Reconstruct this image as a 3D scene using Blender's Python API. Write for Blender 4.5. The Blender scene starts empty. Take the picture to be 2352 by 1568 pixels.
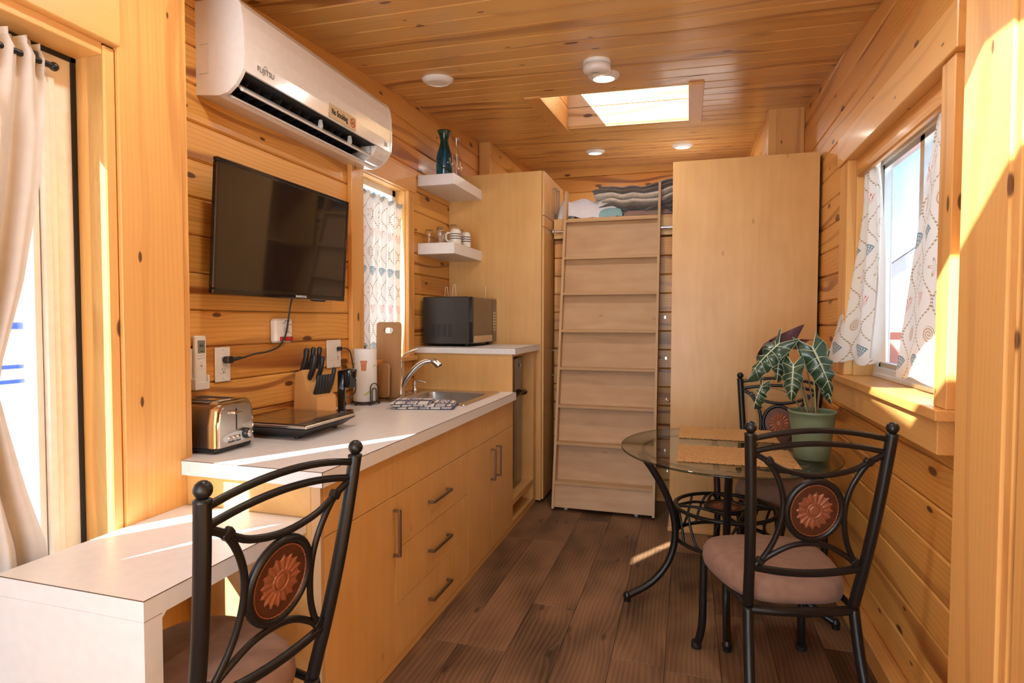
import bpy, bmesh, math, random
from math import sin, cos, pi, radians, sqrt, atan2
from mathutils import Vector, Matrix

# ------------------------------------------------------------------ camera, world, light, exposure
SC = bpy.context.scene
COL = SC.collection
CAMH = 1.40
cam_d = bpy.data.cameras.new('camera')
cam = bpy.data.objects.new('camera', cam_d)
COL.objects.link(cam)
cam.location = (0.0, 0.0, CAMH)
YAW, PITCH, ROLL = 0.289387, 0.034996, 0.001916
_f = Vector((-sin(YAW) * cos(PITCH), cos(YAW) * cos(PITCH), -sin(PITCH)))
_r = Vector((cos(YAW), sin(YAW), 0.0))
_u = _r.cross(_f)
_r2 = _r * cos(ROLL) + _u * sin(ROLL)
_u2 = _u * cos(ROLL) - _r * sin(ROLL)
cam.rotation_euler = Matrix((_r2, _u2, -_f)).transposed().to_euler()
cam_d.sensor_fit = 'HORIZONTAL'
cam_d.sensor_width = 36.0
cam_d.lens = 36.0 * 1352.3 / 2352.0
cam_d.clip_start = 0.02
cam_d.clip_end = 300
SC.camera = cam

vs = SC.view_settings
vs.view_transform = 'Standard'
vs.look = 'None'
vs.gamma = 1.0
vs.use_curve_mapping = False
vs.exposure = 0.52

world = bpy.data.worlds.new('sky')
SC.world = world
world.use_nodes = True
wn = world.node_tree
bg = wn.nodes['Background']
sky = wn.nodes.new('ShaderNodeTexSky')
sky.sky_type = 'NISHITA'
sky.sun_disc = False
sky.sun_elevation = radians(32)
sky.sun_rotation = radians(212)
sky.altitude = 1800
sky.air_density = 1.0
sky.dust_density = 0.6
wn.links.new(sky.outputs[0], bg.inputs['Color'])
bg.inputs['Strength'].default_value = 0.26

SUN_AZ, SUN_EL = radians(58), radians(32)
SUND = Vector((cos(SUN_AZ) * cos(SUN_EL), sin(SUN_AZ) * cos(SUN_EL), -sin(SUN_EL)))
sun_d = bpy.data.lights.new('sun', 'SUN')
sun_d.energy = 21.0
sun_d.color = (1.0, 0.95, 0.87)
sun_d.angle = radians(0.55)
sun = bpy.data.objects.new('sun', sun_d)
COL.objects.link(sun)
sun.rotation_euler = (-SUND).to_track_quat('Z', 'Y').to_euler()
sun.location = (-4, -6, 6)

def area_light(name, loc, direction, sx, sy, watts, color):
    d = bpy.data.lights.new(name, 'AREA')
    d.shape = 'RECTANGLE'
    d.size, d.size_y = sx, sy
    d.energy = watts
    d.color = color
    o = bpy.data.objects.new(name, d)
    COL.objects.link(o)
    o.location = loc
    o.rotation_euler = (-Vector(direction)).to_track_quat('Z', 'Y').to_euler()
    return o

# fill light added behind the camera, set at a made-up glazed entry
area_light('entry_fill', (-0.52, -1.62, 1.30), (0.0, 1.0, 0.0), 1.9, 2.0, 38.0, (0.70, 0.85, 1.0))

try:
    SC.cycles.use_denoising = True
    SC.cycles.max_bounces = 7
    SC.cycles.diffuse_bounces = 4
    SC.cycles.glossy_bounces = 3
    SC.cycles.transparent_max_bounces = 16
    SC.cycles.adaptive_threshold = 0.12
    SC.cycles.adaptive_min_samples = 16
    SC.cycles.sample_clamp_indirect = 6.0
    SC.cycles.caustics_reflective = False
    SC.cycles.caustics_refractive = False
except Exception:
    pass

random.seed(7)

# ------------------------------------------------------------------ scene helpers
def tag(o, label=None, cat=None, group=None, kind=None):
    if label: o['label'] = label
    if cat: o['category'] = cat
    if group: o['group'] = group
    if kind: o['kind'] = kind
    return o

def empty(name, loc=(0, 0, 0), rz=0.0, parent=None):
    o = bpy.data.objects.new(name, None)
    COL.objects.link(o)
    o.location = loc
    o.rotation_euler = (0, 0, rz)
    o.empty_display_size = 0.05
    if parent: o.parent = parent
    return o

def thing(name, label, cat, loc=(0, 0, 0), rz=0.0, group=None):
    return tag(empty(name, loc, rz), label, cat, group)

def struct(name, loc=(0, 0, 0), label=None, rz=0.0):
    o = empty(name, loc, rz)
    o['kind'] = 'structure'
    if label: o['label'] = label
    return o

class MB:
    """collects faces of one part"""
    def __init__(s):
        s.v, s.f, s.m, s.sm, s.uv = [], [], [], [], {}
    def add(s, verts, faces, mi=0, smooth=False, uvs=None):
        b = len(s.v)
        s.v += [tuple(p) for p in verts]
        for k, f in enumerate(faces):
            if uvs is not None: s.uv[len(s.f)] = [uvs[i] for i in f]
            s.f.append(tuple(b + i for i in f)); s.m.append(mi); s.sm.append(smooth)
        return s
    def box(s, x0, x1, y0, y1, z0, z1, mi=0):
        return s.add([(x0, y0, z0), (x1, y0, z0), (x1, y1, z0), (x0, y1, z0), (x0, y0, z1), (x1, y0, z1), (x1, y1, z1), (x0, y1, z1)],
              [(0, 3, 2, 1), (4, 5, 6, 7), (0, 1, 5, 4), (1, 2, 6, 5), (2, 3, 7, 6), (3, 0, 4, 7)], mi)
    def cbox(s, x0, x1, y0, y1, z0, z1, c=0.004, mi=0):
        """box with chamfered edges"""
        X, Y, Z = (x0, x1), (y0, y1), (z0, z1)
        c = min(c, (x1 - x0) * .45, (y1 - y0) * .45, (z1 - z0) * .45)
        vs_, idx = [], {}
        for i in (0, 1):
            for j in (0, 1):
                for k in (0, 1):
                    sx, sy, sz = (1 - 2 * i), (1 - 2 * j), (1 - 2 * k)
                    for a in range(3):
                        p = [X[i] + sx * c, Y[j] + sy * c, Z[k] + sz * c]
                        p[a] = (X[i], Y[j], Z[k])[a]
                        idx[(i, j, k, a)] = len(vs_); vs_.append(p)
        I = lambda i, j, k, a: idx[(i, j, k, a)]
        fs = []
        for a in range(3):
            for e in (0, 1):
                o = [n for n in range(3) if n != a]
                ring = []
                for (p, q) in ((0, 0), (1, 0), (1, 1), (0, 1)):
                    t = [0, 0, 0]; t[a] = e; t[o[0]] = p; t[o[1]] = q
                    ring.append(I(*t, a))
                fs.append(ring)
        for a in range(3):          # edges along axis a
            o = [n for n in range(3) if n != a]
            for p in (0, 1):
                for q in (0, 1):
                    t0 = [0, 0, 0]; t0[o[0]] = p; t0[o[1]] = q
                    t1 = list(t0); t1[a] = 1
                    fs.append([I(*t0, o[0]), I(*t1, o[0]), I(*t1, o[1]), I(*t0, o[1])])
        for i in (0, 1):
            for j in (0, 1):
                for k in (0, 1):
                    fs.append([I(i, j, k, 0), I(i, j, k, 1), I(i, j, k, 2)])
        cx = Vector(((x0 + x1) / 2, (y0 + y1) / 2, (z0 + z1) / 2))
        out = []
        for f in fs:
            P = [Vector(vs_[i]) for i in f]
            n = (P[1] - P[0]).cross(P[2] - P[0])
            out.append(f if n.dot(sum(P, Vector()) / len(P) - cx) > 0 else f[::-1])
        return s.add(vs_, out, mi)
    def tube(s, pts, r, n=8, closed=False, caps=True, mi=0, flat=1.0, up=None):
        """round bar along pts; r number or list; flat squashes across `up`"""
        P = [Vector(p) for p in pts]; m = len(P)
        R = r if isinstance(r, (list, tuple)) else [r] * m
        T = []
        for i in range(m):
            a = P[(i - 1) % m] if (closed or i > 0) else P[i]
            b = P[(i + 1) % m] if (closed or i < m - 1) else P[i]
            t = b - a
            T.append(t.normalized() if t.length > 1e-9 else Vector((0, 0, 1)))
        ref = Vector(up) if up else Vector((0, 0, 1))
        if abs(T[0].dot(ref)) > .95: ref = Vector((1, 0, 0)) if abs(T[0].x) < .9 else Vector((0, 1, 0))
        N = (ref - T[0] * ref.dot(T[0])).normalized()
        vs_, prev = [], None
        for i in range(m):
            if up:
                q = Vector(up); q = q - T[i] * q.dot(T[i])
                if q.length > 1e-4: N = q.normalized()
            elif prev is not None:
                N = (N - T[i] * N.dot(T[i]))
                N = N.normalized() if N.length > 1e-6 else prev
            B = T[i].cross(N)
            prev = N
            for k in range(n):
                a = 2 * pi * (k + .5) / n
                vs_.append(P[i] + (N * cos(a) * flat + B * sin(a)) * R[i])
        fs = []
        for i in range(m if closed else m - 1):
            j = (i + 1) % m
            for k in range(n):
                l = (k + 1) % n
                fs.append((i * n + k, i * n + l, j * n + l, j * n + k))
        s.add(vs_, fs, mi, True)
        if caps and not closed:
            s.add([vs_[k] for k in range(n)], [tuple(range(n))[::-1]], mi)
            s.add([vs_[(m - 1) * n + k] for k in range(n)], [tuple(range(n))], mi)
        return s
    def lathe(s, prof, n=24, c=(0, 0, 0), mi=0, axis='z', smooth=True, ends=True, sx=1.0):
        """prof: list of (radius, height)"""
        vs_, fs = [], []
        for (r, h) in prof:
            for k in range(n):
                a = 2 * pi * k / n
                p = (r * cos(a) * sx, r * sin(a), h)
                if axis == 'x': p = (h, r * cos(a), r * sin(a))
                if axis == 'y': p = (r * cos(a), h, -r * sin(a)) if False else (r * sin(a), h, r * cos(a))
                vs_.append((p[0] + c[0], p[1] + c[1], p[2] + c[2]))
        m = len(prof)
        for i in range(m - 1):
            for k in range(n):
                l = (k + 1) % n
                fs.append((i * n + k, i * n + l, (i + 1) * n + l, (i + 1) * n + k))
        s.add(vs_, fs, mi, smooth)
        if ends:
            if prof[0][0] > 1e-6: s.add(vs_[:n], [tuple(range(n))[::-1]], mi)
            if prof[-1][0] > 1e-6: s.add(vs_[-n:], [tuple(range(n))], mi)
        return s
    def ball(s, c, r, n=14, mi=0, sz=1.0):
        m = max(6, n // 2)
        return s.lathe([(r * sin(pi * i / m) if 0 < i < m else 0.0, -r * sz * cos(pi * i / m)) for i in range(m + 1)], n, c, mi, ends=False)
    def prism(s, poly, a0, a1, axis='y', mi=0, smooth=False):
        """polygon in the two other axes (order: x,z for y / y,z for x / x,y for z), extruded a0..a1"""
        def P(p, a):
            return {'y': (p[0], a, p[1]), 'x': (a, p[0], p[1]), 'z': (p[0], p[1], a)}[axis]
        n = len(poly)
        A = sum(poly[i][0] * poly[(i + 1) % n][1] - poly[(i + 1) % n][0] * poly[i][1] for i in range(n))
        pl = list(poly) if A > 0 else list(poly)[::-1]
        flip = (axis == 'y')
        lo = [P(p, a0) for p in pl]; hi = [P(p, a1) for p in pl]
        F = lambda f: f[::-1] if flip else f
        s.add(lo, [F(tuple(range(n))[::-1])], mi); s.add(hi, [F(tuple(range(n)))], mi)
        s.add(lo + hi, [F((i, (i + 1) % n, n + (i + 1) % n, n + i)) for i in range(n)], mi, smooth)
        return s
    def grid(s, fn, nu, nv, mi=0, smooth=True, uvfn=None, closed_u=False):
        vs_, fs, uv = [], [], []
        for j in range(nv + 1):
            for i in range(nu + 1):
                vs_.append(fn(i / nu, j / nv))
                uv.append(uvfn(i / nu, j / nv) if uvfn else (i / nu, j / nv))
        for j in range(nv):
            for i in range(nu):
                a = j * (nu + 1) + i
                fs.append((a, a + 1, a + nu + 2, a + nu + 1))
        return s.add(vs_, fs, mi, smooth, uv)

def mesh_of(name, mb, mats):
    me = bpy.data.meshes.new(name)
    me.from_pydata(mb.v, [], mb.f)
    for m in (mats if isinstance(mats, (list, tuple)) else [mats]): me.materials.append(m)
    me.polygons.foreach_set('material_index', mb.m)
    me.polygons.foreach_set('use_smooth', mb.sm)
    if mb.uv:
        l = me.uv_layers.new(name='UVMap')
        for fi, us in mb.uv.items():
            p = me.polygons[fi]
            for k, li in enumerate(p.loop_indices): l.data[li].uv = us[k]
    me.update()
    return me

def obj(name, mb, mats, parent=None, loc=None, rot=None, label=None, smooth_angle=None):
    me = mb if isinstance(mb, bpy.types.Mesh) else mesh_of(name, mb, mats)
    o = bpy.data.objects.new(name, me)
    COL.objects.link(o)
    if parent: o.parent = parent
    if loc: o.location = loc
    if rot: o.rotation_euler = rot
    if label: o['label'] = label
    return o

def solid(o, t, offset=0.0):
    m = o.modifiers.new('solid', 'SOLIDIFY'); m.thickness = t; m.offset = offset
    return o

def subsurf(o, n=2):
    m = o.modifiers.new('sub', 'SUBSURF'); m.levels = n; m.render_levels = n
    return o

def copy_tree(o, parent=None):
    c = o.copy(); COL.objects.link(c)
    if parent: c.parent = parent
    for ch in list(o.children): copy_tree(ch, c)
    return c

def board(parent, x0, x1, y0, y1, z0, z1, mat, c=0.004, name='board'):
    """one board with its own origin in its middle"""
    cx, cy, cz_ = (x0 + x1) / 2, (y0 + y1) / 2, (z0 + z1) / 2
    hx, hy, hz = (x1 - x0) / 2, (y1 - y0) / 2, (z1 - z0) / 2
    return obj(name, MB().cbox(-hx, hx, -hy, hy, -hz, hz, c), mat, parent, (cx, cy, cz_))

def text_mesh(name, s, size, mat, parent, loc, rot, extrude=0.0004, align='CENTER', sx=1.0, bold=0.0):
    cu = bpy.data.curves.new(name, 'FONT')
    cu.body = s; cu.size = size; cu.extrude = extrude; cu.align_x = align; cu.align_y = 'CENTER'
    cu.offset = bold; cu.resolution_u = 3
    t = bpy.data.objects.new(name, cu)
    me = bpy.data.meshes.new_from_object(t)
    bpy.data.objects.remove(t)
    me.materials.clear(); me.materials.append(mat)
    o = bpy.data.objects.new(name, me); COL.objects.link(o)
    o.parent = parent; o.location = loc; o.rotation_euler = rot; o.scale = (sx, 1, 1)
    return o

# ------------------------------------------------------------------ procedural materials
class V:
    """a shader value that can be written as an expression"""
    def __init__(s, nt, sock): s.nt, s.s = nt, sock
    def _m(s, op, *a, clamp=False):
        n = s.nt.nodes.new('ShaderNodeMath'); n.operation = op; n.use_clamp = clamp
        for i, x in enumerate((s,) + a):
            if isinstance(x, V): s.nt.links.new(x.s, n.inputs[i])
            else: n.inputs[i].default_value = x
        return V(s.nt, n.outputs[0])
    def __add__(s, o): return s._m('ADD', o)
    __radd__ = __add__
    def __sub__(s, o): return s._m('SUBTRACT', o)
    def __rsub__(s, o): return (s * -1.0) + o
    def __mul__(s, o): return s._m('MULTIPLY', o)
    __rmul__ = __mul__
    def __truediv__(s, o): return s._m('DIVIDE', o)
    def __lt__(s, o): return s._m('LESS_THAN', o)
    def __gt__(s, o): return s._m('GREATER_THAN', o)
    def sin(s): return s._m('SINE')
    def cos(s): return s._m('COSINE')
    def abs(s): return s._m('ABSOLUTE')
    def sqrt(s): return s._m('SQRT')
    def floor(s): return s._m('FLOOR')
    def frac(s): return s._m('FRACT')
    def exp(s): return s._m('EXPONENT')
    def atan2(s, o): return s._m('ARCTAN2', o)
    def min(s, o): return s._m('MINIMUM', o)
    def max(s, o): return s._m('MAXIMUM', o)
    def pow(s, o): return s._m('POWER', o)
    def mod(s, o): return s._m('FLOORED_MODULO', o)
    def wrap(s, w): return ((s / w + 0.5)._m('FRACT') - 0.5) * w      # -w/2..w/2
    def clamp(s): return s._m('ADD', 0.0, clamp=True)
    def step(s, a, b):                                           # smooth 0..1 between a and b
        n = s.nt.nodes.new('ShaderNodeMapRange'); n.interpolation_type = 'SMOOTHSTEP'
        s.nt.links.new(s.s, n.inputs['Value'])
        n.inputs['From Min'].default_value = a; n.inputs['From Max'].default_value = b
        return V(s.nt, n.outputs[0])

class Mat:
    def __init__(s, name):
        s.m = bpy.data.materials.new(name); s.m.use_nodes = True
        s.nt = s.m.node_tree; s.b = s.nt.nodes['Principled BSDF']; s.out = s.nt.nodes['Material Output']
    def n(s, t, **kw):
        n = s.nt.nodes.new(t)
        for k, v in kw.items(): setattr(n, k, v)
        return n
    def L(s, a, b): s.nt.links.new(a.s if isinstance(a, V) else a, b)
    def val(s, x): return V(s.nt, x)
    def set(s, **kw):
        for k, v in kw.items():
            i = s.b.inputs[k.replace('_', ' ')]
            if isinstance(v, (V, bpy.types.NodeSocket)): s.L(v, i)
            elif isinstance(v, tuple) and len(v) == 3: i.default_value = (*v, 1)
            else: i.default_value = v
        return s
    def coord(s, kind='Object'): return s.n('ShaderNodeTexCoord').outputs[kind]
    def rnd(s): return V(s.nt, s.n('ShaderNodeObjectInfo').outputs['Random'])
    def sep(s, vec):
        n = s.n('ShaderNodeSeparateXYZ'); s.L(vec, n.inputs[0])
        return [V(s.nt, o) for o in n.outputs]
    def comb(s, x, y, z):
        n = s.n('ShaderNodeCombineXYZ')
        for i, v in enumerate((x, y, z)):
            if isinstance(v, V): s.L(v, n.inputs[i])
            else: n.inputs[i].default_value = v
        return n.outputs[0]
    def noise(s, vec, scale=1.0, detail=2.0, rough=.5, dist=0.0):
        n = s.n('ShaderNodeTexNoise')
        if vec is not None: s.L(vec, n.inputs['Vector'])
        n.inputs['Scale'].default_value = scale; n.inputs['Detail'].default_value = detail
        n.inputs['Roughness'].default_value = rough; n.inputs['Distortion'].default_value = dist
        return V(s.nt, n.outputs[0])
    def voro(s, vec, scale=1.0, rand=1.0):
        n = s.n('ShaderNodeTexVoronoi', voronoi_dimensions='2D'); s.L(vec, n.inputs['Vector'])
        n.inputs['Scale'].default_value = scale; n.inputs['Randomness'].default_value = rand
        c = s.n('ShaderNodeSeparateColor'); s.L(n.outputs['Color'], c.inputs[0])
        return V(s.nt, n.outputs['Distance']), V(s.nt, c.outputs[0]), V(s.nt, c.outputs[1])
    def mix(s, f, a, b):
        n = s.n('ShaderNodeMix', data_type='RGBA')
        if isinstance(f, V): s.L(f, n.inputs[0])
        else: n.inputs[0].default_value = f
        for i, v in ((6, a), (7, b)):
            if isinstance(v, (V, bpy.types.NodeSocket)): s.L(v, n.inputs[i])
            else: n.inputs[i].default_value = (*v, 1)
        return n.outputs[2]
    def bump(s, h, strength=.2, dist=.01):
        n = s.n('ShaderNodeBump'); n.inputs['Strength'].default_value = strength; n.inputs['Distance'].default_value = dist
        s.L(h, n.inputs['Height']); s.L(n.outputs[0], s.b.inputs['Normal'])
        return s

def plain(name, col, rough=.5, metal=0.0, spec=.5, coat=0.0, bump=None, sheen=0.0, var=0.0):
    """one colour with a slight procedural mottle"""
    M = Mat(name)
    o = M.coord()
    k = M.noise(o, 35.0, 0.0)
    v = max(var, .04)
    lo = tuple(c * (1 - v) for c in col); hi = tuple(min(1, c * (1 + v)) for c in col)
    M.set(Base_Color=M.mix(k, lo, hi), Roughness=rough, Metallic=metal)
    M.b.inputs['Specular IOR Level'].default_value = spec
    M.b.inputs['Coat Weight'].default_value = coat
    M.b.inputs['Coat Roughness'].default_value = .15
    if sheen: M.b.inputs['Sheen Weight'].default_value = sheen
    if bump: M.bump(M.noise(o, bump[0], 1.0), bump[1], bump[2])
    return M.m

def wood(name, axis, light, mid, dark, knot=(.10, .03, .008), knots=.62, rough=.40, coat=.10, ring=330.0, contrast=1.0, ks=1.0):
    """knotty softwood: grain along `axis`, rings bending round knots, each board different"""
    M = Mat(name)
    x, y, z = M.sep(M.coord())
    r = M.rnd()
    u, a, b = {'x': (x, y, z), 'y': (y, x, z), 'z': (z, x, y)}[axis]
    uu = u + r * 37.0
    ww = a + b + r * 11.0                         # across the board (one of the two is its thickness)
    d, c1, c2 = M.voro(M.comb(uu * 2.3, ww * 6.0 + r * 19.0, 0.0), 1.0, .9)
    keep = c1 < knots
    kd = d / ((c2 * .085 + .030) * ks)                    # 1 at the knot's rim
    ink = keep * (1.0 - kd.step(.62, 1.05))
    halo = keep * (kd * -.6).exp()
    slow = M.noise(M.comb(uu * .8, ww * 4.0, r * 7.0), 1.0, 1.0)
    fine = M.noise(M.comb(uu * 2.5, ww * 130.0, r * 3.0), 1.0, 0.0)
    ph = (ww * ring) + slow * 34.0 + halo * 9.0
    rg = (ph.sin() * .5 + .5).pow(2.2)
    f1 = (rg * .40 * contrast + fine * .26 + (slow - .5) * 1.0 + (r - .5) * .6 + halo * .35).clamp()
    col = M.mix(f1, light, mid)
    streak = (ww * 31.0 + slow * 15.0).sin().step(.72, 1.0) * (slow * 3.6 - 1.35).clamp()
    col = M.mix(streak * .95 * contrast, col, dark)
    col = M.mix(ink * .92, col, knot)
    M.set(Base_Color=col, Roughness=rough)
    M.b.inputs['Coat Weight'].default_value = coat
    M.b.inputs['Coat Roughness'].default_value = .13
    return M.m

def veneer(name, axis, light, dark, rough=.38, ring=16.0, figure=1.0, coat=.15):
    """plain sliced maple or birch: quiet long grain, a few pips"""
    M = Mat(name)
    x, y, z = M.sep(M.coord())
    r = M.rnd()
    u, a, b = {'x': (x, y, z), 'y': (y, x, z), 'z': (z, x, y)}[axis]
    w = a + b + r * 9.0
    uu = u + r * 21.0
    slow = M.noise(M.comb(uu * 1.0, w * 5.0, r * 5.0), 1.0, 1.0)
    fine = M.noise(M.comb(uu * 5.0, w * 220.0, 0.0), 1.0, 0.0)
    rg = ((w * ring) * 6.28 + slow * 22.0).sin() * .5 + .5
    mott = M.noise(M.comb(uu * 6.0, w * 10.0, r), 1.0, 1.0)
    d, c1, c2 = M.voro(M.comb(uu * 5.0, w * 11.0 + r * 3.0, 0.0), 1.0)
    pip = (c1 < .045) * (1.0 - d.step(.04, .13))
    f = (rg * .13 * figure + fine * .36 + (mott - .5) * .7 + (slow - .5) * .7 + .12).clamp()
    col = M.mix(f, light, dark)
    col = M.mix(pip * .4, col, tuple(c * .45 for c in dark))
    M.set(Base_Color=col, Roughness=rough)
    M.b.inputs['Coat Weight'].default_value = coat
    M.b.inputs['Coat Roughness'].default_value = .25
    return M.m

def ply_edge(name, axis='x', light=(.68, .46, .25), dark=(.46, .28, .13)):
    M = Mat(name)
    x, y, z = M.sep(M.coord())
    t = {'x': x, 'y': y, 'z': z}[axis]
    k = M.noise(M.comb(x * 9.0, y * 9.0, z * 9.0), 1.0, 2.0)
    l = ((t * 2 * pi / .0052) + k * 1.4).sin() * .5 + .5
    M.set(Base_Color=M.mix(l, light, dark), Roughness=.6)
    return M.m

PINE_L, PINE_M, PINE_D = (.78, .402, .102), (.60, .232, .032), (.26, .068, .012)
pine_y = wood('pine_wall', 'y', PINE_L, PINE_M, PINE_D, ks=1.2)
pine_x = wood('pine_back', 'x', PINE_L, PINE_M, PINE_D)
pine_ceil = wood('pine_ceiling', 'x', (.70, .405, .128), (.53, .248, .054), (.27, .10, .026), knots=.34, rough=.30, coat=.4, ring=290.0)
pine_tz = wood('pine_trim_upright', 'z', (.78, .435, .140), (.65, .290, .066), (.42, .15, .030), knots=.48, contrast=.45, ks=.62)
pine_ty = wood('pine_trim_long', 'y', (.77, .42, .132), (.62, .265, .062), (.40, .145, .026), knots=.22, contrast=.45, ks=.7)
pine_tx = wood('pine_trim_cross', 'x', (.77, .45, .155), (.63, .295, .080), (.42, .16, .030), knots=.18, contrast=.45, ks=.7)
pine_pale = wood('pine_shaft', 'x', (.80, .56, .27), (.68, .40, .15), (.45, .22, .06), knots=.28, rough=.5, coat=.1)
maple_z = veneer('maple_upright', 'z', (.73, .435, .160), (.59, .310, .088))
maple_y = veneer('maple_long', 'y', (.73, .435, .160), (.59, .310, .088))
birch_x = veneer('birch_plywood', 'x', (.60, .385, .205), (.45, .255, .118), rough=.55, ring=9.0, figure=1.5, coat=.0)
ply_x = ply_edge('plywood_edge_x', 'x')
ply_y = ply_edge('plywood_edge_y', 'y', (.66, .43, .22), (.42, .23, .10))
ply_z = ply_edge('plywood_edge_z', 'z', (.66, .43, .22), (.42, .23, .10))

def floor_mat():
    M = Mat('dark_plank')
    x, y, z = M.sep(M.coord())
    r = M.rnd()
    uu = y + r * 43.0; ww = x + r * 17.0
    slow = M.noise(M.comb(uu * 1.3, ww * 5.0, r * 9.0), 1.0, 1.0)
    d, c1, c2 = M.voro(M.comb(uu * 2.3, ww * 6.0 + r * 13.0, 0.0), 1.0)
    halo = (c1 < .4) * (d * -7.0).exp()
    ring = ((ww * 300.0) + slow * 26.0 + halo * 10.0).sin() * .5 + .5
    fine = M.noise(M.comb(uu * 5.0, ww * 170.0, r), 1.0, 1.0)
    blot = M.noise(M.comb(uu * 2.0, ww * 4.0, r * 31.0), 1.0, 2.0)
    f = (ring * .22 + fine * .38 + (blot - .5) * 1.7 + (r - .5) * .25 + .18).clamp()
    col = M.mix(f, (.056, .030, .017), (.315, .172, .088))
    col = M.mix((c1 < .4) * (1.0 - d.step(.03, .10)) * .7, col, (.035, .017, .009))
    M.set(Base_Color=col, Roughness=(fine * .22 + .36))
    M.b.inputs['Specular IOR Level'].default_value = .4
    M.bump(fine, .15, .002)
    return M.m
plank_m = floor_mat()

white_lam = plain('white_laminate', (.79, .79, .80), .34, spec=.4)
lam_edge = plain('laminate_seam', (.12, .075, .05), .6)
white_plastic = plain('white_plastic', (.80, .77, .72), .33)
ac_white = plain('air_conditioner_white', (.80, .76, .72), .16, coat=.3)
grey_plastic = plain('pale_grey_plastic', (.55, .56, .56), .35)
dark_in = plain('dark_interior', (.012, .012, .013), .6)
black_metal = plain('black_powder_coat', (.008, .0078, .008), .34, spec=.45, bump=(260, .03, .001))
black_plastic = plain('black_plastic', (.016, .016, .017), .32)
black_gloss = plain('black_gloss', (.008, .008, .009), .06, coat=.6)
black_satin = plain('black_satin', (.035, .032, .030), .30)
screen_m = plain('tv_screen', (.010, .009, .009), .045, spec=.85, coat=.5)
knife_blk = plain('knife_handle_black', (.014, .014, .015), .42)
chrome = plain('chrome', (.83, .80, .77), .07, metal=1.0)
steel = plain('brushed_steel', (.66, .63, .59), .26, metal=1.0, bump=(300, .03, .0008))
steel_warm = plain('brushed_nickel', (.30, .255, .215), .28, metal=1.0, bump=(400, .03, .0008))
steel_dark = plain('dark_steel', (.20, .165, .135), .22, metal=1.0)
rack_metal = plain('bronze_wire', (.06, .045, .035), .35, metal=.7)
alu = plain('aluminium_frame', (.62, .62, .60), .32, metal=.8)
cream_paint = plain('cream_paint', (.88, .83, .75), .38, var=.05)
rubber = plain('black_rubber', (.012, .012, .012), .6)
suede = plain('taupe_suede', (.265, .148, .098), .9, sheen=.08, bump=(60, .15, .003), var=.18)
copper = plain('antique_copper', (.30, .098, .042), .45, metal=.30, var=.15)
copper_dark = plain('copper_dark_ground', (.105, .036, .016), .42, metal=.35, var=.2)
terracotta = plain('printed_terracotta', (.62, .24, .12), .9)
leaf_print = plain('printed_leaf_green', (.55, .60, .20), .9)
bamboo = veneer('bamboo_board', 'z', (.53, .30, .135), (.42, .215, .088), ring=22.0)
block_wood = veneer('knife_block_wood', 'z', (.74, .41, .15), (.60, .29, .09), ring=14.0)
snow = plain('snow', (.85, .87, .92), .8, var=.05)
rv_white = plain('white_fibreglass', (.82, .85, .90), .35)
rv_blue = plain('blue_stripe', (.05, .12, .45), .4)
rv_grey = plain('utility_grey', (.22, .34, .38), .5)
brick_red = plain('red_wall_paint', (.60, .22, .18), .8)
roof_grey = plain('grey_roof', (.34, .36, .42), .8)
ink_black = plain('ink_black', (.015, .013, .012), .6)
ink_grey = plain('ink_grey', (.16, .15, .14), .6)
ink_red = plain('ink_red', (.60, .035, .02), .5)
sticker_m = plain('gold_sticker', (.60, .42, .22), .35)
lcd_m = plain('lcd_grey', (.20, .22, .18), .25)
red_switch = plain('red_rocker', (.55, .012, .008), .25, coat=.4)
pot_green = plain('sage_plastic_pot', (.165, .225, .135), .42)
soil_m = plain('potting_soil', (.03, .02, .013), .9, bump=(90, .8, .01))
stem_m = plain('plant_stem', (.28, .26, .09), .5)
stem_brown = plain('plant_stem_brown', (.22, .13, .06), .6)
vein_m = plain('leaf_vein', (.55, .62, .42), .5)
purple_leaf = plain('leaf_underside', (.075, .016, .022), .45)
sheet_white = plain('white_sheet', (.80, .80, .82), .9, var=.04)
sheet_teal = plain('teal_sheet', (.28, .50, .50), .9, var=.1)
sheet_navy = plain('navy_sheet', (.05, .06, .12), .9)
blanket_brown = plain('brown_plush', (.145, .115, .095), .95, sheen=.6, bump=(45, .6, .01), var=.35)
sherpa = plain('sherpa_fleece', (.80, .72, .60), 1.0, sheen=.4, bump=(160, 1.0, .012), var=.15)
mug_white = plain('mug_white', (.78, .74, .66), .25)
mug_navy = plain('mug_navy_band', (.02, .025, .07), .3)
curtain_beige = plain('beige_curtain', (.64, .58, .52), .9, sheen=.2, bump=(400, .1, .001))

def leaf_mat():
    M = Mat('dark_green_leaf')
    k = M.noise(M.coord(), 24.0, 3.0)
    M.set(Base_Color=M.mix(k, (.012, .045, .024), (.035, .085, .048)), Roughness=.28)
    M.b.inputs['Coat Weight'].default_value = .3
    return M.m
leaf_m = leaf_mat()

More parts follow.
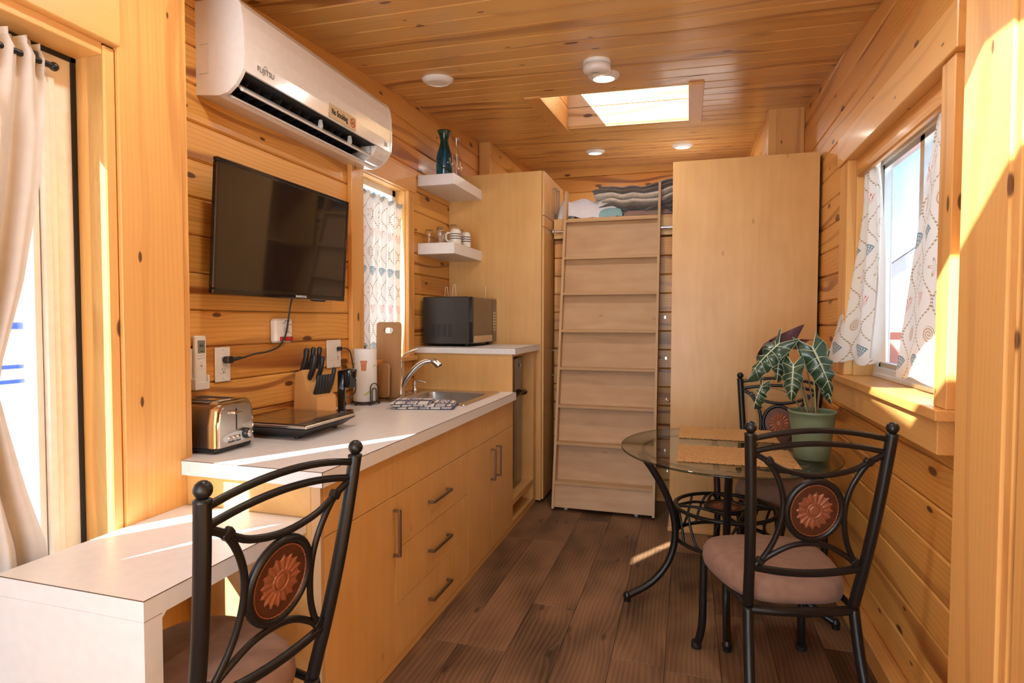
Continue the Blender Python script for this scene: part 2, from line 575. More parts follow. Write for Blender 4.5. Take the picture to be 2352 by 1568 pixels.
def glass(name, tint=(1, 1, 1), rough=0.0, refl=1.0, ior=1.45, body=None):
    """clear pane: see-through with a mirror share by angle"""
    M = Mat(name)
    nt = M.nt
    tr = M.n('ShaderNodeBsdfTransparent'); tr.inputs[0].default_value = (*tint, 1)
    gl = M.n('ShaderNodeBsdfGlossy'); gl.inputs['Roughness'].default_value = rough
    lw = M.n('ShaderNodeLayerWeight'); lw.inputs[0].default_value = .5
    mx = M.n('ShaderNodeMixShader')
    f0 = ((ior - 1) / (ior + 1)) ** 2
    f = (V(nt, lw.outputs['Facing']).pow(5.0) * (1 - f0) + f0) * refl
    M.L(f.clamp(), mx.inputs[0]); nt.links.new(tr.outputs[0], mx.inputs[1]); nt.links.new(gl.outputs[0], mx.inputs[2])
    nt.links.new(mx.outputs[0], M.out.inputs['Surface'])
    return M.m
pane_m = glass('window_pane', (.96, .98, .98))
table_glass = glass('smoked_table_glass', (.78, .82, .76), refl=1.25)
glass_edge = glass('table_glass_edge', (.20, .26, .24), refl=1.8)
clear_glass = glass('clear_drinking_glass', (.95, .95, .94), refl=2.6)
teal_glass = glass('teal_bottle_glass', (.06, .41, .64), refl=1.6)

def emis(name, col, e):
    M = Mat(name)
    k = M.noise(M.coord(), 2.0, 1.0)
    M.set(Base_Color=(.9, .9, .9), Emission_Color=M.mix(k, col, tuple(c * .98 for c in col)), Emission_Strength=e)
    return M.m
lamp_on = emis('lamp_diffuser_lit', (1.0, .92, .80), 14.0)
lamp_off = plain('lamp_diffuser_off', (.80, .76, .68), .5)

def curtain_print():
    """white cotton with an ogee trellis of leaves and drawn shells, corals and sea stars"""
    M = Mat('shell_print_cotton')
    u, v, _ = M.sep(M.coord('UV'))
    w, h = .165, .235
    s = (v * (2 * pi / h)).sin()
    A = w / 4
    d1 = (u - s * A).wrap(w).abs()
    d2 = (u + s * A - w / 2).wrap(w).abs()
    d = d1.min(d2)
    dash = (v * (2 * pi / .0125) + d * 300.0).sin() > -.35
    line = (d < .0048) * (d > .0006) * dash
    base = (.84, .83, .80)
    col = M.mix(line * .95, base, (.33, .19, .065))
    def motif(cu, cv, colr, kind, row):
        nonlocal col
        pu = (u - cu).wrap(w); pv = (v - cv).wrap(h)
        if row is not None:
            idx = ((v - cv) / h + .5).floor().mod(2.0)
            on = (idx > .5) if row else (idx < .5)
        else: on = None
        r = (pu * pu + pv * pv).sqrt()
        th = pv.atan2(pu)
        if kind == 'fan':
            q = pv + .030
            rr = (pu * pu + q * q).sqrt(); t2 = q.atan2(pu)
            body = (rr < .062) * (q > 0.004) * ((t2 - pi / 2).abs() < .78)
            rib = ((t2 * 26.0).sin() > .25).max((rr > .0575)).max((rr * 420.0).sin() > .86)
            m = body * (rib * .75 + .22)
        elif kind == 'spiral':
            body = r < .030
            rib = ((r * 620.0 + th * 1.0).sin() > .1)
            m = body * (rib * .7 + .12)
        elif kind == 'star':
            lim = ((th * 5.0).cos() * .5 + .5).pow(1.6) * .027 + .008
            m = (r < lim) * (r > lim * .72) * .8 + (r < lim) * .08
        else:
            n = M.noise(M.comb(pu * 60.0, pv * 60.0, 0.0), 1.0, 2.0)
            q = pv + .032
            t2 = q.atan2(pu); rr = (pu * pu + q * q).sqrt()
            br = ((t2 * 11.0 + n * 7.0 + rr * 40.0).sin().abs() < .42)
            m = br * (rr < .066) * ((t2 - pi / 2).abs() < .62) * .9
        if on is not None: m = m * on
        col = M.mix(m.clamp(), col, colr)
    motif(3 * w / 4, h / 4, (.13, .25, .33), 'fan', 0)
    motif(3 * w / 4, h / 4, (.62, .13, .09), 'coral', 1)
    motif(w / 4, 3 * h / 4, (.46, .30, .16), 'spiral', 0)
    motif(w / 4, 3 * h / 4, (.48, .33, .19), 'star', 1)
    M.set(Base_Color=col, Roughness=.9)
    # thin cotton lets daylight through
    nt = M.nt
    tl = M.n('ShaderNodeBsdfTranslucent'); nt.links.new(col, tl.inputs[0])
    mx = M.n('ShaderNodeMixShader'); mx.inputs[0].default_value = .16
    nt.links.new(M.b.outputs[0], mx.inputs[1]); nt.links.new(tl.outputs[0], mx.inputs[2])
    nt.links.new(mx.outputs[0], M.out.inputs['Surface'])
    return M.m
print_m = curtain_print()

def cloth_through(name, col, t=.3):
    M = Mat(name)
    k = M.noise(M.coord(), 40.0, 2.0)
    c = M.mix(k, tuple(x * .95 for x in col), tuple(min(1, x * 1.05) for x in col))
    M.set(Base_Color=c, Roughness=.95)
    tl = M.n('ShaderNodeBsdfTranslucent'); M.L(c, tl.inputs[0])
    mx = M.n('ShaderNodeMixShader'); mx.inputs[0].default_value = t
    M.L(M.b.outputs[0], mx.inputs[1]); M.L(tl.outputs[0], mx.inputs[2]); M.L(mx.outputs[0], M.out.inputs['Surface'])
    return M.m
lining_m = cloth_through('white_curtain_lining', (.86, .84, .80), .35)

def towel_mat():
    M = Mat('navy_check_towel')
    u, v, _ = M.sep(M.coord('UV'))
    a = (u.wrap(.060).abs() < .0045); b = (v.wrap(.060).abs() < .0045)
    n = M.noise(M.comb(u * 90.0, v * 90.0, 0.0), 1.0, 2.0)
    dots = ((u * (2 * pi / .022)).sin() * (v * (2 * pi / .012)).sin()) > .12
    zone = (u.wrap(.15) > 0.0)
    blue = (a.max(b)).max(dots * zone)
    col = M.mix(blue * (n * .3 + .75), (.80, .77, .74), (.022, .03, .11))
    M.set(Base_Color=col, Roughness=.95)
    M.bump(n, .5, .004)
    return M.m
towel_m = towel_mat()

def paper_mat():
    M = Mat('embossed_paper')
    x, y, z = M.sep(M.coord())
    t = y.atan2(x) * .062
    dm = ((t * 2 * pi / .018 + z * 2 * pi / .018).sin().abs()).min((t * 2 * pi / .018 - z * 2 * pi / .018).sin().abs())
    M.set(Base_Color=M.mix(dm, (.80, .79, .78), (.90, .89, .88)), Roughness=.95)
    M.bump(dm, .45, .003)
    return M.m
paper_m = paper_mat()

def wicker_mat():
    M = Mat('woven_water_hyacinth')
    k = M.noise(M.coord(), 60.0, 2.0)
    r = M.rnd()
    M.set(Base_Color=M.mix((k * .6 + r * .5).clamp(), (.66, .40, .155), (.40, .19, .06)), Roughness=.75)
    return M.m
wicker_m = wicker_mat()
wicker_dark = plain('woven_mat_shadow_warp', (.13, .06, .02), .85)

# ------------------------------------------------------------------ the room
XL, XR = -1.835, 0.785          # walls of the widened middle of the room
NL, NR = -1.645, 0.61           # walls of the near end
YN, YR, YB, YBACK = -1.70, 1.60, 4.69, 6.75
CA, CB, CC = 2.544, 0.085, -0.02
def cz(x, y): return CA + CB * y + CC * x
PITCHB = 0.145

def wall_boards(parent, axis_fixed, face, inward, a0, a1, z0, z1, off, openings, mat, thick=.03, pitch=PITCHB):
    """horizontal boards on a wall; axis_fixed 'x' (boards run along y) or 'y' (along x)"""
    k = math.floor((z0 - off) / pitch)
    while off + k * pitch < z1 - .01:
        b0, b1 = max(z0, off + k * pitch), min(z1, off + (k + 1) * pitch)
        k += 1
        if b1 - b0 < .012: continue
        zm = (b0 + b1) / 2
        segs = [(a0, a1)]
        for (o0, o1, oz0, oz1) in openings:
            if oz0 + .02 < zm < oz1 - .02:
                ns = []
                for (p, q) in segs:
                    if o1 <= p or o0 >= q: ns.append((p, q)); continue
                    if o0 - p > .02: ns.append((p, o0))
                    if q - o1 > .02: ns.append((o1, q))
                segs = ns
        # rows that only touch an opening are trimmed to its edge
        e0, e1 = b0 + .0012, b1 - .0012
        for (p, q) in segs:
            d0, d1 = (face - thick, face) if inward > 0 else (face, face + thick)
            if axis_fixed == 'x': board(parent, d0, d1, p, q, e0, e1, mat, .0065)
            else: board(parent, p, q, d0, d1, e0, e1, mat, .0065)

def sheath(name, fixed, f0, f1, a0, a1, z0, z1, ops, mat, label=None):
    """solid sheathing behind the boards with openings left free"""
    mb = MB()
    ops = [(o[0] - .018, o[1] + .018, o[2] - .018 if o[2] > .01 else o[2], o[3] + .018) for o in ops]
    ys = sorted(set([a0, a1] + [o[0] for o in ops] + [o[1] for o in ops]))
    for p, q in zip(ys[:-1], ys[1:]):
        zs = [(z0, z1)]
        for o in ops:
            if o[0] <= p + 1e-6 and o[1] >= q - 1e-6:
                zs = [(s0, min(s1, o[2])) for s0, s1 in zs if s0 < o[2]] + [(max(s0, o[3]), s1) for s0, s1 in zs if s1 > o[3]]
        for s0, s1 in zs:
            if fixed == 'x': mb.box(f0, f1, p, q, s0, s1)
            else: mb.box(p, q, f0, f1, s0, s1)
    o = obj(name, mb, mat)
    o['kind'] = 'structure'
    if label: o['label'] = label
    return o

# floor -----------------------------------------------------------
sub = MB().box(XL - .1, XR + .1, YN - .1, YBACK, -.12, -.012)
floor = obj('floor', sub, plain('subfloor', (.05, .03, .02), .8)); floor['kind'] = 'structure'
PW, PL = .2165, 1.28
x = -0.505 - PW * 7
ends = {-3: 2.34, -2: 3.62, -1: 2.79, 0: 3.42, 1: 2.42}
i = -7
while x < XR:
    s0 = ends.get(i - 0, 0.37 * ((i * 5) % 7))
    y = s0 - PL * math.ceil((s0 - YN) / PL)
    x0, x1 = max(x, XL - .02), min(x + PW, XR + .02)
    while y < YB + .1:
        y0, y1 = max(y, YN), min(y + PL, 5.0)
        if y1 - y0 > .02 and x1 - x0 > .01:
            board(floor, x0 + .0007, x1 - .0007, y0 + .0007, y1 - .0007, -.012, 0.0, plank_m, .0012, 'plank')
        y += PL
    x += PW; i += 1

# ceiling ---------------------------------------------------------
SKY = [(-.957, -.008, 3.895, 4.815), (-.87, .08, -.265, .68)]
TX = math.atan(CB); TYR = -math.atan(CC)
ceil_o = MB()
def slab(mb, x0, x1, y0, y1, dz0, dz1):
    V8 = [(xx, yy, cz(xx, yy) + dz) for dz in (dz0, dz1) for (xx, yy) in ((x0, y0), (x1, y0), (x1, y1), (x0, y1))]
    mb.add(V8, [(0, 3, 2, 1), (4, 5, 6, 7), (0, 1, 5, 4), (1, 2, 6, 5), (2, 3, 7, 6), (3, 0, 4, 7)])
HOLE = [(o[0] - .03, o[1] + .03, o[2] - .03, o[3] + .03) for o in SKY]
yy = sorted([YN - .15, YBACK + .15] + [s for o in HOLE for s in o[2:]])
for p, q in zip(yy[:-1], yy[1:]):
    hole = [o for o in HOLE if o[2] <= p + 1e-6 and o[3] >= q - 1e-6]
    if hole:
        slab(ceil_o, XL - .2, hole[0][0], p, q, .022, .16); slab(ceil_o, hole[0][1], XR + .2, p, q, .022, .16)
    else: slab(ceil_o, XL - .2, XR + .2, p, q, .022, .16)
ceiling = obj('ceiling', ceil_o, plain('roof_deck', (.30, .18, .08), .8)); ceiling['kind'] = 'structure'
CPI = .1435
def ceil_board(x0, x1, y0, y1):
    xm, ym = (x0 + x1) / 2, (y0 + y1) / 2
    hx, hy = (x1 - x0) / 2, (y1 - y0) / 2
    # board edge: small bevel towards the room leaves a light V line
    prof = [(-hy, .022), (-hy, .007), (-hy + .0095, 0.0), (hy - .0020, 0.0), (hy, .0020), (hy, .022)]
    mb = MB()
    lo = [(-hx, a, b) for a, b in prof]; hi = [(hx, a, b) for a, b in prof]
    n = len(prof)
    mb.add(lo + hi, [(k, (k + 1) % n, n + (k + 1) % n, n + k)[::-1] for k in range(n)])
    mb.add(lo, [tuple(range(n))]); mb.add(hi, [tuple(range(n))[::-1]])
    obj('board', mb, pine_ceil, ceiling, (xm, ym, cz(xm, ym)), (TX, TYR, 0))
y = 2.278 - CPI * 28
while y < YBACK:
    y0, y1 = y + .0012, y + CPI - .0012
    xa, xb = (XL, XR) if 1.55 < y < YB + .05 else ((NL - .1, NR + .02) if y < 1.6 else (XL, .58))
    cut = [o for o in SKY if y1 > o[2] + .01 and y0 < o[3] - .01]
    if cut:
        ceil_board(xa, cut[0][0] - .012, y0, y1); ceil_board(cut[0][1] + .012, xb, y0, y1)
        o = cut[0]
        if y0 < o[2]: ceil_board(o[0] - .012, o[1] + .012, y0, o[2])
        if y1 > o[3]: ceil_board(o[0] - .012, o[1] + .012, o[3], y1)
    else: ceil_board(xa, xb, y0, y1)
    y += CPI

# skylights: lined shafts with glazing ---------------------------
def skylight(n, o, trims):
    x0, x1, y0, y1 = o
    root = struct('window_%d' % n)
    Ht = .41
    def zc(xx, yy_): return cz(xx, yy_)
    for k in range(3):                     # two rows of lining boards and a top curb
        a, b = (k * .17, k * .17 + .167) if k < 2 else (.34, Ht)
        for side in range(4):
            mb = MB()
            t = .03
            if side == 0: q = ((x0 - t, y1), (x1 + t, y1), (x1 + t, y1 + t), (x0 - t, y1 + t))
            elif side == 1: q = ((x0 - t, y0 - t), (x1 + t, y0 - t), (x1 + t, y0), (x0 - t, y0))
            elif side == 2: q = ((x0 - t, y0), (x0, y0), (x0, y1), (x0 - t, y1))
            else: q = ((x1, y0), (x1 + t, y0), (x1 + t, y1), (x1, y1))
            V8 = [(xx, yy_, zc(xx, yy_) + dz) for dz in (a + .0015, b - .0015) for (xx, yy_) in q]
            cxm = sum(p[0] for p in q) / 4; cym = sum(p[1] for p in q) / 4; czm = zc(cxm, cym) + (a + b) / 2
            mb.add([(p[0] - cxm, p[1] - cym, p[2] - czm) for p in V8], [(0, 3, 2, 1), (4, 5, 6, 7), (0, 1, 5, 4), (1, 2, 6, 5), (2, 3, 7, 6), (3, 0, 4, 7)])
            obj('lining_board', mb, pine_pale if side < 2 else pine_ty, root, (cxm, cym, czm))
    g = MB(); slab(g, x0 - .03, x1 + .03, y0 - .03, y1 + .03, Ht + .002, Ht + .008)
    obj('pane', g, pane_m, root)
    for (a, b, c, d) in trims:
        mb = MB(); xm, ym = (a + b) / 2, (c + d) / 2
        mb.cbox(-(b - a) / 2, (b - a) / 2, -(d - c) / 2, (d - c) / 2, -.014, 0.0, .002)
        obj('trim', mb, pine_ty, root, (xm, ym, zc(xm, ym)), (TX, TYR, 0))
    return root
s1 = SKY[0]
skylight(3, s1, [(s1[0] - .105, s1[0] + .002, s1[2] - .055, s1[3] + .06), (s1[1] - .002, s1[1] + .092, s1[2] - .055, s1[3] + .06)])
skylight(5, SKY[1], [])

# walls -----------------------------------------------------------
WL_OP = [(3.05, 3.625, 1.16, 2.275)]
WR_OP = [(2.15, 3.262, 1.135, 2.19)]
deck = plain('wall_sheathing', (.14, .07, .025), .9)
ZT = 3.12
wl = sheath('wall_left', 'x', XL - .10, XL - .030, YR - .04, 5.30, 0, ZT, WL_OP, deck)
wall_boards(wl, 'x', XL, 1, YR - .04, 5.09, 0, ZT, 1.44, WL_OP, pine_y)
wr = sheath('wall_right', 'x', XR + .030, XR + .11, YR - .04, YB + .03, 0, ZT, WR_OP, deck)
wall_boards(wr, 'x', XR, -1, YR - .04, YB + .03, 0, ZT, .942, WR_OP, pine_y)
wb = sheath('wall_back', 'y', YB + .03, YB + .09, -1.054, XR + .03, 0, 2.06, [], deck)
wall_boards(wb, 'y', YB, -1, -1.04, XR, 0, 2.06, .02, [], pine_x)
wlo = sheath('wall_back_loft', 'y', YBACK + .03, YBACK + .1, XL - .1, XR + .1, 0, 3.3, [], deck)
wall_boards(wlo, 'y', YBACK, -1, XL, XR, 1.9, 3.3, 2.70, [], pine_x, pitch=.175)
wll = sheath('wall_left_loft', 'x', -1.86, -1.77, 5.15, YBACK + .05, 0, 3.3, [], deck)
wall_boards(wll, 'x', -1.74, 1, 5.15, YBACK, 1.9, 3.3, 1.44, [], pine_y)
wrl = sheath('wall_right_loft', 'x', .59, .70, YB + .05, YBACK + .05, 0, 3.3, [], deck)
wall_boards(wrl, 'x', .56, -1, YB + .10, YBACK, 1.9, 3.3, .942, [], pine_y)
# ends of the wide part: return boards seen past the cabinets
tl = struct('trim_1'); board(tl, XL + .0, -1.725, 5.09, 5.15, 0, 3.1, pine_tz, .003)
tr_ = struct('trim_2')
board(tr_, .545, .60, YB - .03, YB + .10, 2.08, 3.0, pine_tz, .003); board(tr_, .60, XR - .002, YB - .03, YB + .0, 2.08, 3.0, pine_tz, .003)

# near end: door wall on one side, plain boarding on the other
DOOR = (.43, 1.335, 0.0, 2.175)
nl = sheath('wall_left_near', 'x', NL - .19, NL - .012, YN, YR - .041, 0, 2.75, [(DOOR[0] - .03, DOOR[1] + .03, 0, DOOR[3] + .03)], deck)
def upright(parent, face, y0, y1, z0, z1, t=.02, inw=1, m=pine_tz):
    board(parent, *((face - .012, face + t) if inw > 0 else (face - t, face + .012)), y0, y1, z0, z1, m, .003)
upright(nl, NL, 1.372, 1.600, 0, 2.72, .010)                 # wide post board beside the kitchen
upright(nl, NL, 1.6005, 1.628, 0, 2.72, .006)                # its corner strip
upright(nl, NL, .16, .40, 0, 2.72, .010)
for k, yb in enumerate((-1.68, -1.45, -1.22, -.99, -.76, -.53, -.30, -.07)):
    upright(nl, NL, yb, yb + .228, 0, 2.72, .0)
nr = sheath('wall_right_near', 'x', NR + .012, NR + .20, YN, YR - .041, 0, 2.75, [], deck)
upright(nr, NR, 1.385, 1.600, 0, 2.7, .012, -1)
upright(nr, NR, 1.356, 1.3845, 0, 2.7, .006, -1)
upright(nr, NR, 1.250, 1.345, 0, 2.7, .004, -1)
for yb in (-1.68, -1.40, -1.12, -.84, -.56, -.28, 0.0, .28, .56, .84):
    upright(nr, NR, yb, yb + .278, 0, 2.7, .0, -1)
board(nr, NR, XR + .02, YR - .04, YR, 0, 2.75, pine_tz, .002)    # return into the wide part
board(nl, XL - .02, NL - .012, YR - .04, YR, 0, 2.75, pine_tz, .002)
wf = sheath('wall_front', 'y', YN - .10, YN, NL - .1, NR + .1, 0, 2.6, [(-1.47, .43, .25, 2.35)], plain('end_wall_pine', (.62, .34, .12), .5))
w4 = struct('window_4')  # unseen glazing, added to let more daylight in and carry the fill light
obj('pane', MB().box(-1.47, .43, YN - .06, YN - .052, .25, 2.35), pane_m, w4)
fr4 = MB()
for a in (-1.47, -.545, .38): fr4.box(a, a + .05, YN - .09, YN - .02, .25, 2.35)
fr4.box(-1.47, .43, YN - .09, YN - .02, .25, .30).box(-1.47, .43, YN - .09, YN - .02, 2.30, 2.35)
obj('window_frame', fr4, cream_paint, w4)

# base boards of the wide part
bbr = struct('baseboard_right'); board(bbr, .722, XR + .0, 1.6, YB - .01, 0, .095, pine_ty, .006)
bbb = struct('baseboard_back'); board(bbb, -.30, -.085, YB - .02, YB, 0, .03, pine_tx, .004)

# window in the right wall ---------------------------------------
def window_right():
    r = struct('window_1')
    y0, y1, z0, z1 = WR_OP[0]
    cf = .745
    board(r, cf, XR, y1, y1 + .15, z0, z1, pine_tz, .003, 'casing')
    board(r, cf, XR, y0 - .095, y0, z0, z1, pine_tz, .003, 'casing')
    board(r, cf - .012, XR, y0 - .135, y1 + .165, z1, z1 + .145, pine_ty, .003, 'casing')
    board(r, cf - .028, .93, y0 - .03, y1 + .17, z0 - .035, z0, pine_ty, .003, 'stool')
    board(r, cf - .03, XR, y0 - .105, y0 - .03, z0 - .035, z0, pine_ty, .003, 'stool')
    board(r, cf - .008, XR, y0 - .06, y1 + .17, z0 - .145, z0 - .036, pine_ty, .003, 'apron')
    # lining of the deep opening
    board(r, XR - .001, .93, y1 - .004, y1 + .016, z0, z1, pine_tz, .002, 'lining_board')
    board(r, XR - .001, .93, y0 - .016, y0 + .004, z0, z1, pine_tz, .002, 'lining_board')
    board(r, XR - .001, .93, y0, y1, z1 - .004, z1 + .016, pine_ty, .002, 'lining_board')
    f = MB()
    X0, X1 = .875, .93
    fw = .05
    f.cbox(X0, X1, y0, y1, z0, z0 + fw, .004).cbox(X0, X1, y0, y1, z1 - fw, z1, .004)
    f.cbox(X0, X1, y0, y0 + fw, z0 + fw, z1 - fw, .004).cbox(X0, X1, y1 - fw, y1, z0 + fw, z1 - fw, .004)
    f.cbox(X0 - .01, X0 + .02, y0 + .02, y1 - .02, z0, z0 + .022, .003)
    obj('window_frame', f, white_plastic, r)
    g = MB()
    ym = (y0 + y1) / 2 + .02
    for a, b in ((y0 + fw, ym), (ym, y1 - fw)):
        for (p, q, s, t) in ((a, a + .022, z0 + fw, z1 - fw), (b - .022, b, z0 + fw, z1 - fw), (a, b, z0 + fw, z0 + fw + .022), (a, b, z1 - fw - .022, z1 - fw)):
            g.box(.885, .915, p, q, s, t)
    obj('sash', g, alu, r)
    for a, b in ((y0 + fw, ym), (ym, y1 - fw)):
        obj('pane', MB().box(.898, .902, a + .02, b - .02, z0 + fw + .02, z1 - fw - .02), pane_m, r)
    return r
window_right()

def window_left():
    r = struct('window_2')
    y0, y1, z0, z1 = WL_OP[0]
    cf = XL + .028
    board(r, XL, cf, y0 - .128, y0, z0 - .0, z1, pine_tz, .003, 'casing')
    board(r, XL, cf, y1, y1 + .085, z0 - .0, z1, pine_tz, .003, 'casing')
    board(r, XL, cf + .004, y0 - .135, y1 + .11, z1, z1 + .14, pine_ty, .003, 'casing')
    board(r, -1.95, cf + .02, y0 - .14, y1 + .10, z0 - .03, z0, pine_ty, .003, 'stool')
    board(r, -1.95, XL + .001, y0 - .016, y0 + .004, z0, z1, pine_tz, .002, 'lining_board')
    board(r, -1.95, XL + .001, y1 - .004, y1 + .016, z0, z1, pine_tz, .002, 'lining_board')
    board(r, -1.95, XL + .001, y0, y1, z1 - .004, z1 + .016, pine_ty, .002, 'lining_board')
    f = MB(); fw = .045
    f.cbox(-1.955, -1.905, y0, y1, z0, z0 + fw, .004).cbox(-1.955, -1.905, y0, y1, z1 - fw, z1, .004)
    f.cbox(-1.955, -1.905, y0, y0 + fw, z0, z1, .004).cbox(-1.955, -1.905, y1 - fw, y1, z0, z1, .004)
    obj('window_frame', f, white_plastic, r)
    obj('pane', MB().box(-1.932, -1.928, y0 + fw, y1 - fw, z0 + fw, z1 - fw), pane_m, r)
window_left()

# glazed door in the near left wall -------------------------------
def door_left():
    d = struct('door_1')
    y0, y1, z0, z1 = DOOR
    fx = NL - .115                              # door face, set back in its jamb
    jm = pine_tz
    board(d, NL - .135, NL - .005, y1, y1 + .036, 0, z1 + .03, jm, .002, 'jamb')
    board(d, NL - .07, NL + .0, y1 - .0, y1 + .0355, 0, z1 + .03, jm, .004, 'jamb')
    board(d, NL - .135, NL - .005, y0 - .036, y0, 0, z1 + .03, jm, .002, 'jamb')
    board(d, NL - .135, NL - .005, y0, y1, z1, z1 + .036, pine_ty, .002, 'jamb')
    board(d, NL - .012, NL + .022, y0 - .06, y1 + .038, z1 + .035, z1 + .19, pine_ty, .003, 'casing')
    gy0, gy1, gz0, gz1 = y0 + .13, 1.205, .30, 2.03
    s = MB()
    s.box(fx - .045, fx, y0 + .012, gy0, .02, z1 - .012).box(fx - .045, fx, gy1, y1 - .012, .02, z1 - .012)
    s.box(fx - .045, fx, gy0, gy1, .02, gz0).box(fx - .045, fx, gy0, gy1, gz1, z1 - .012)
    obj('door_leaf', s, cream_paint, d)
    m = MB()
    for k, (o, t) in enumerate(((.0, .012), (.022, .020), (.048, .008))):
        a0, a1, c0, c1 = gy0 - .065 + o, gy1 + .065 - o, gz0 - .065 + o, gz1 + .065 - o
        w = .024
        for (p, q, u, v_) in ((a0, a0 + w, c0, c1), (a1 - w, a1, c0, c1), (a0 + w, a1 - w, c0, c0 + w), (a0 + w, a1 - w, c1 - w, c1)):
            m.cbox(fx, fx + t, p, q, u, v_, .004)
    obj('moulding', m, cream_paint, d)
    obj('pane', MB().box(fx - .026, fx - .020, gy0, gy1, gz0, gz1), pane_m, d)
    b = MB()
    b.box(fx - .02, fx + .006, y1 - .014, y1 - .001, .02, z1).box(fx - .02, fx + .006, y0 + .001, y0 + .014, .02, z1).box(fx - .02, fx + .006, y0, y1, z1 - .014, z1 - .001)
    obj('weather_seal', b, rubber, d)
door_left()

# outside ---------------------------------------------------------
g_ = MB().box(-60, 60, -40, 60, -.9, -.75)
gr = obj('ground', g_, snow); gr['kind'] = 'structure'; gr['label'] = 'snow covered ground outside the cabin'

# ------------------------------------------------------------------ kitchen
def wpart(name, mb, mat, root, label=None):
    """part of `root` written in room coordinates"""
    o = obj(name, mb, mat, root)
    if root.type == 'EMPTY': o.location = -root.location
    if label: o['label'] = label
    return o

def bar_handle(parent, p0, p1, axis, out=.033, w=.013, t=.010, name='handle'):
    """square bar pull on a front at x = p[0]; axis 'y' or 'z'"""
    mb = MB()
    x0 = p0[0]
    if axis == 'y':
        y0, y1, z = p0[1], p1[1], p0[2]
        mb.cbox(x0 + out - t, x0 + out, y0, y1, z - w / 2, z + w / 2, .0012)
        for a in (y0, y1 - t): mb.cbox(x0, x0 + out - t, a, a + t, z - w / 2, z + w / 2, .0012)
    else:
        z0, z1, y = p0[2], p1[2], p0[1]
        mb.cbox(x0 + out - t, x0 + out, y - w / 2, y + w / 2, z0, z1, .0012)
        for a in (z0, z1 - t): mb.cbox(x0, x0 + out - t, y - w / 2, y + w / 2, a, a + t, .0012)
    return wpart(name, mb, steel_warm, parent, 'brushed nickel bar pull')

FX = -1.11          # face of the cabinet fronts
BX = -1.832         # back of the base units
G = .0014
def front(root, y0, y1, z0, z1, name, mat=maple_z, x=FX):
    mb = MB().cbox(x - .018, x, y0 + G, y1 - G, z0 + G, z1 - G, .0012)
    c = Vector((x - .009, (y0 + y1) / 2, (z0 + z1) / 2))
    mb.v = [tuple(Vector(p) - c) for p in mb.v]
    o = obj(name, mb, mat, root, c - root.location)
    return o
def carcass(root, y0, y1, top=.876, name='body'):
    mb = MB()
    t = .018
    mb.box(BX, FX - .019, y0, y0 + t, .03, top).box(BX, FX - .019, y1 - t, y1, .03, top)
    mb.box(BX, FX - .019, y0 + t, y1 - t, .03, .03 + t).box(BX, BX + .006, y0 + t, y1 - t, .048, top)
    mb.box(FX - .10, FX - .019, y0 + t, y1 - t, top - .018, top)
    return wpart(name, mb, maple_z, root)
def sub_handle(fr, p0, p1, axis, **k):
    h = bar_handle(fr, p0, p1, axis, **k)
    h.location = -(fr.parent.location + fr.location)
    return h

ZR, ZD1, ZD2, ZB = .702, .477, .252, .034
u1 = thing('base_cabinet', 'maple base cabinet with one door and upright bar handle, beside the white desk', 'cabinet', (-1.47, 1.85, 0))
carcass(u1, 1.6, 2.10)
wpart('end_panel', MB().cbox(-1.64, FX - .035, 1.598, 1.618, .0, .8775, .001), maple_y, u1)
wpart('panel_edge', MB().box(FX - .034, FX + .0, 1.5995, 1.616, .03, .878), ply_y, u1, 'layered plywood edge of the end panel')
front(u1, 1.618, 2.101, ZR, .872, 'fascia')
d = front(u1, 1.618, 2.101, ZB, ZR, 'door'); sub_handle(d, (FX, 2.083, .462), (FX, 2.083, .652), 'z')
u2 = thing('drawer_cabinet', 'maple base unit with three stacked drawers and bar handles', 'cabinet', (-1.47, 2.5, 0))
carcass(u2, 2.101, 2.912)
front(u2, 2.101, 2.912, ZR, .872, 'fascia')
for z0, z1, zh in ((ZD1, ZR, .585), (ZD2, ZD1, .362), (ZB, ZD2, .140)):
    d = front(u2, 2.101, 2.912, z0, z1, 'drawer'); sub_handle(d, (FX, 2.405, zh), (FX, 2.625, zh), 'y')
u3 = thing('sink_cabinet', 'maple two door base cabinet under the sink', 'cabinet', (-1.47, 3.32, 0))
carcass(u3, 2.912, 3.738)
front(u3, 2.912, 3.738, ZR, .872, 'fascia')
d = front(u3, 2.912, 3.318, ZB, ZR, 'door'); sub_handle(d, (FX, 3.298, .452), (FX, 3.298, .640), 'z')
d = front(u3, 3.318, 3.738, ZB, ZR, 'door'); sub_handle(d, (FX, 3.400, .452), (FX, 3.400, .640), 'z')
pl = thing('toe_kick', 'plain maple plinth board along the foot of the base cabinets', 'plinth', (FX, 3.0, 0))
wpart('plinth_board', MB().cbox(FX - .022, FX - .003, 1.619, 4.375, 0.0, .0295, .001), maple_y, pl)

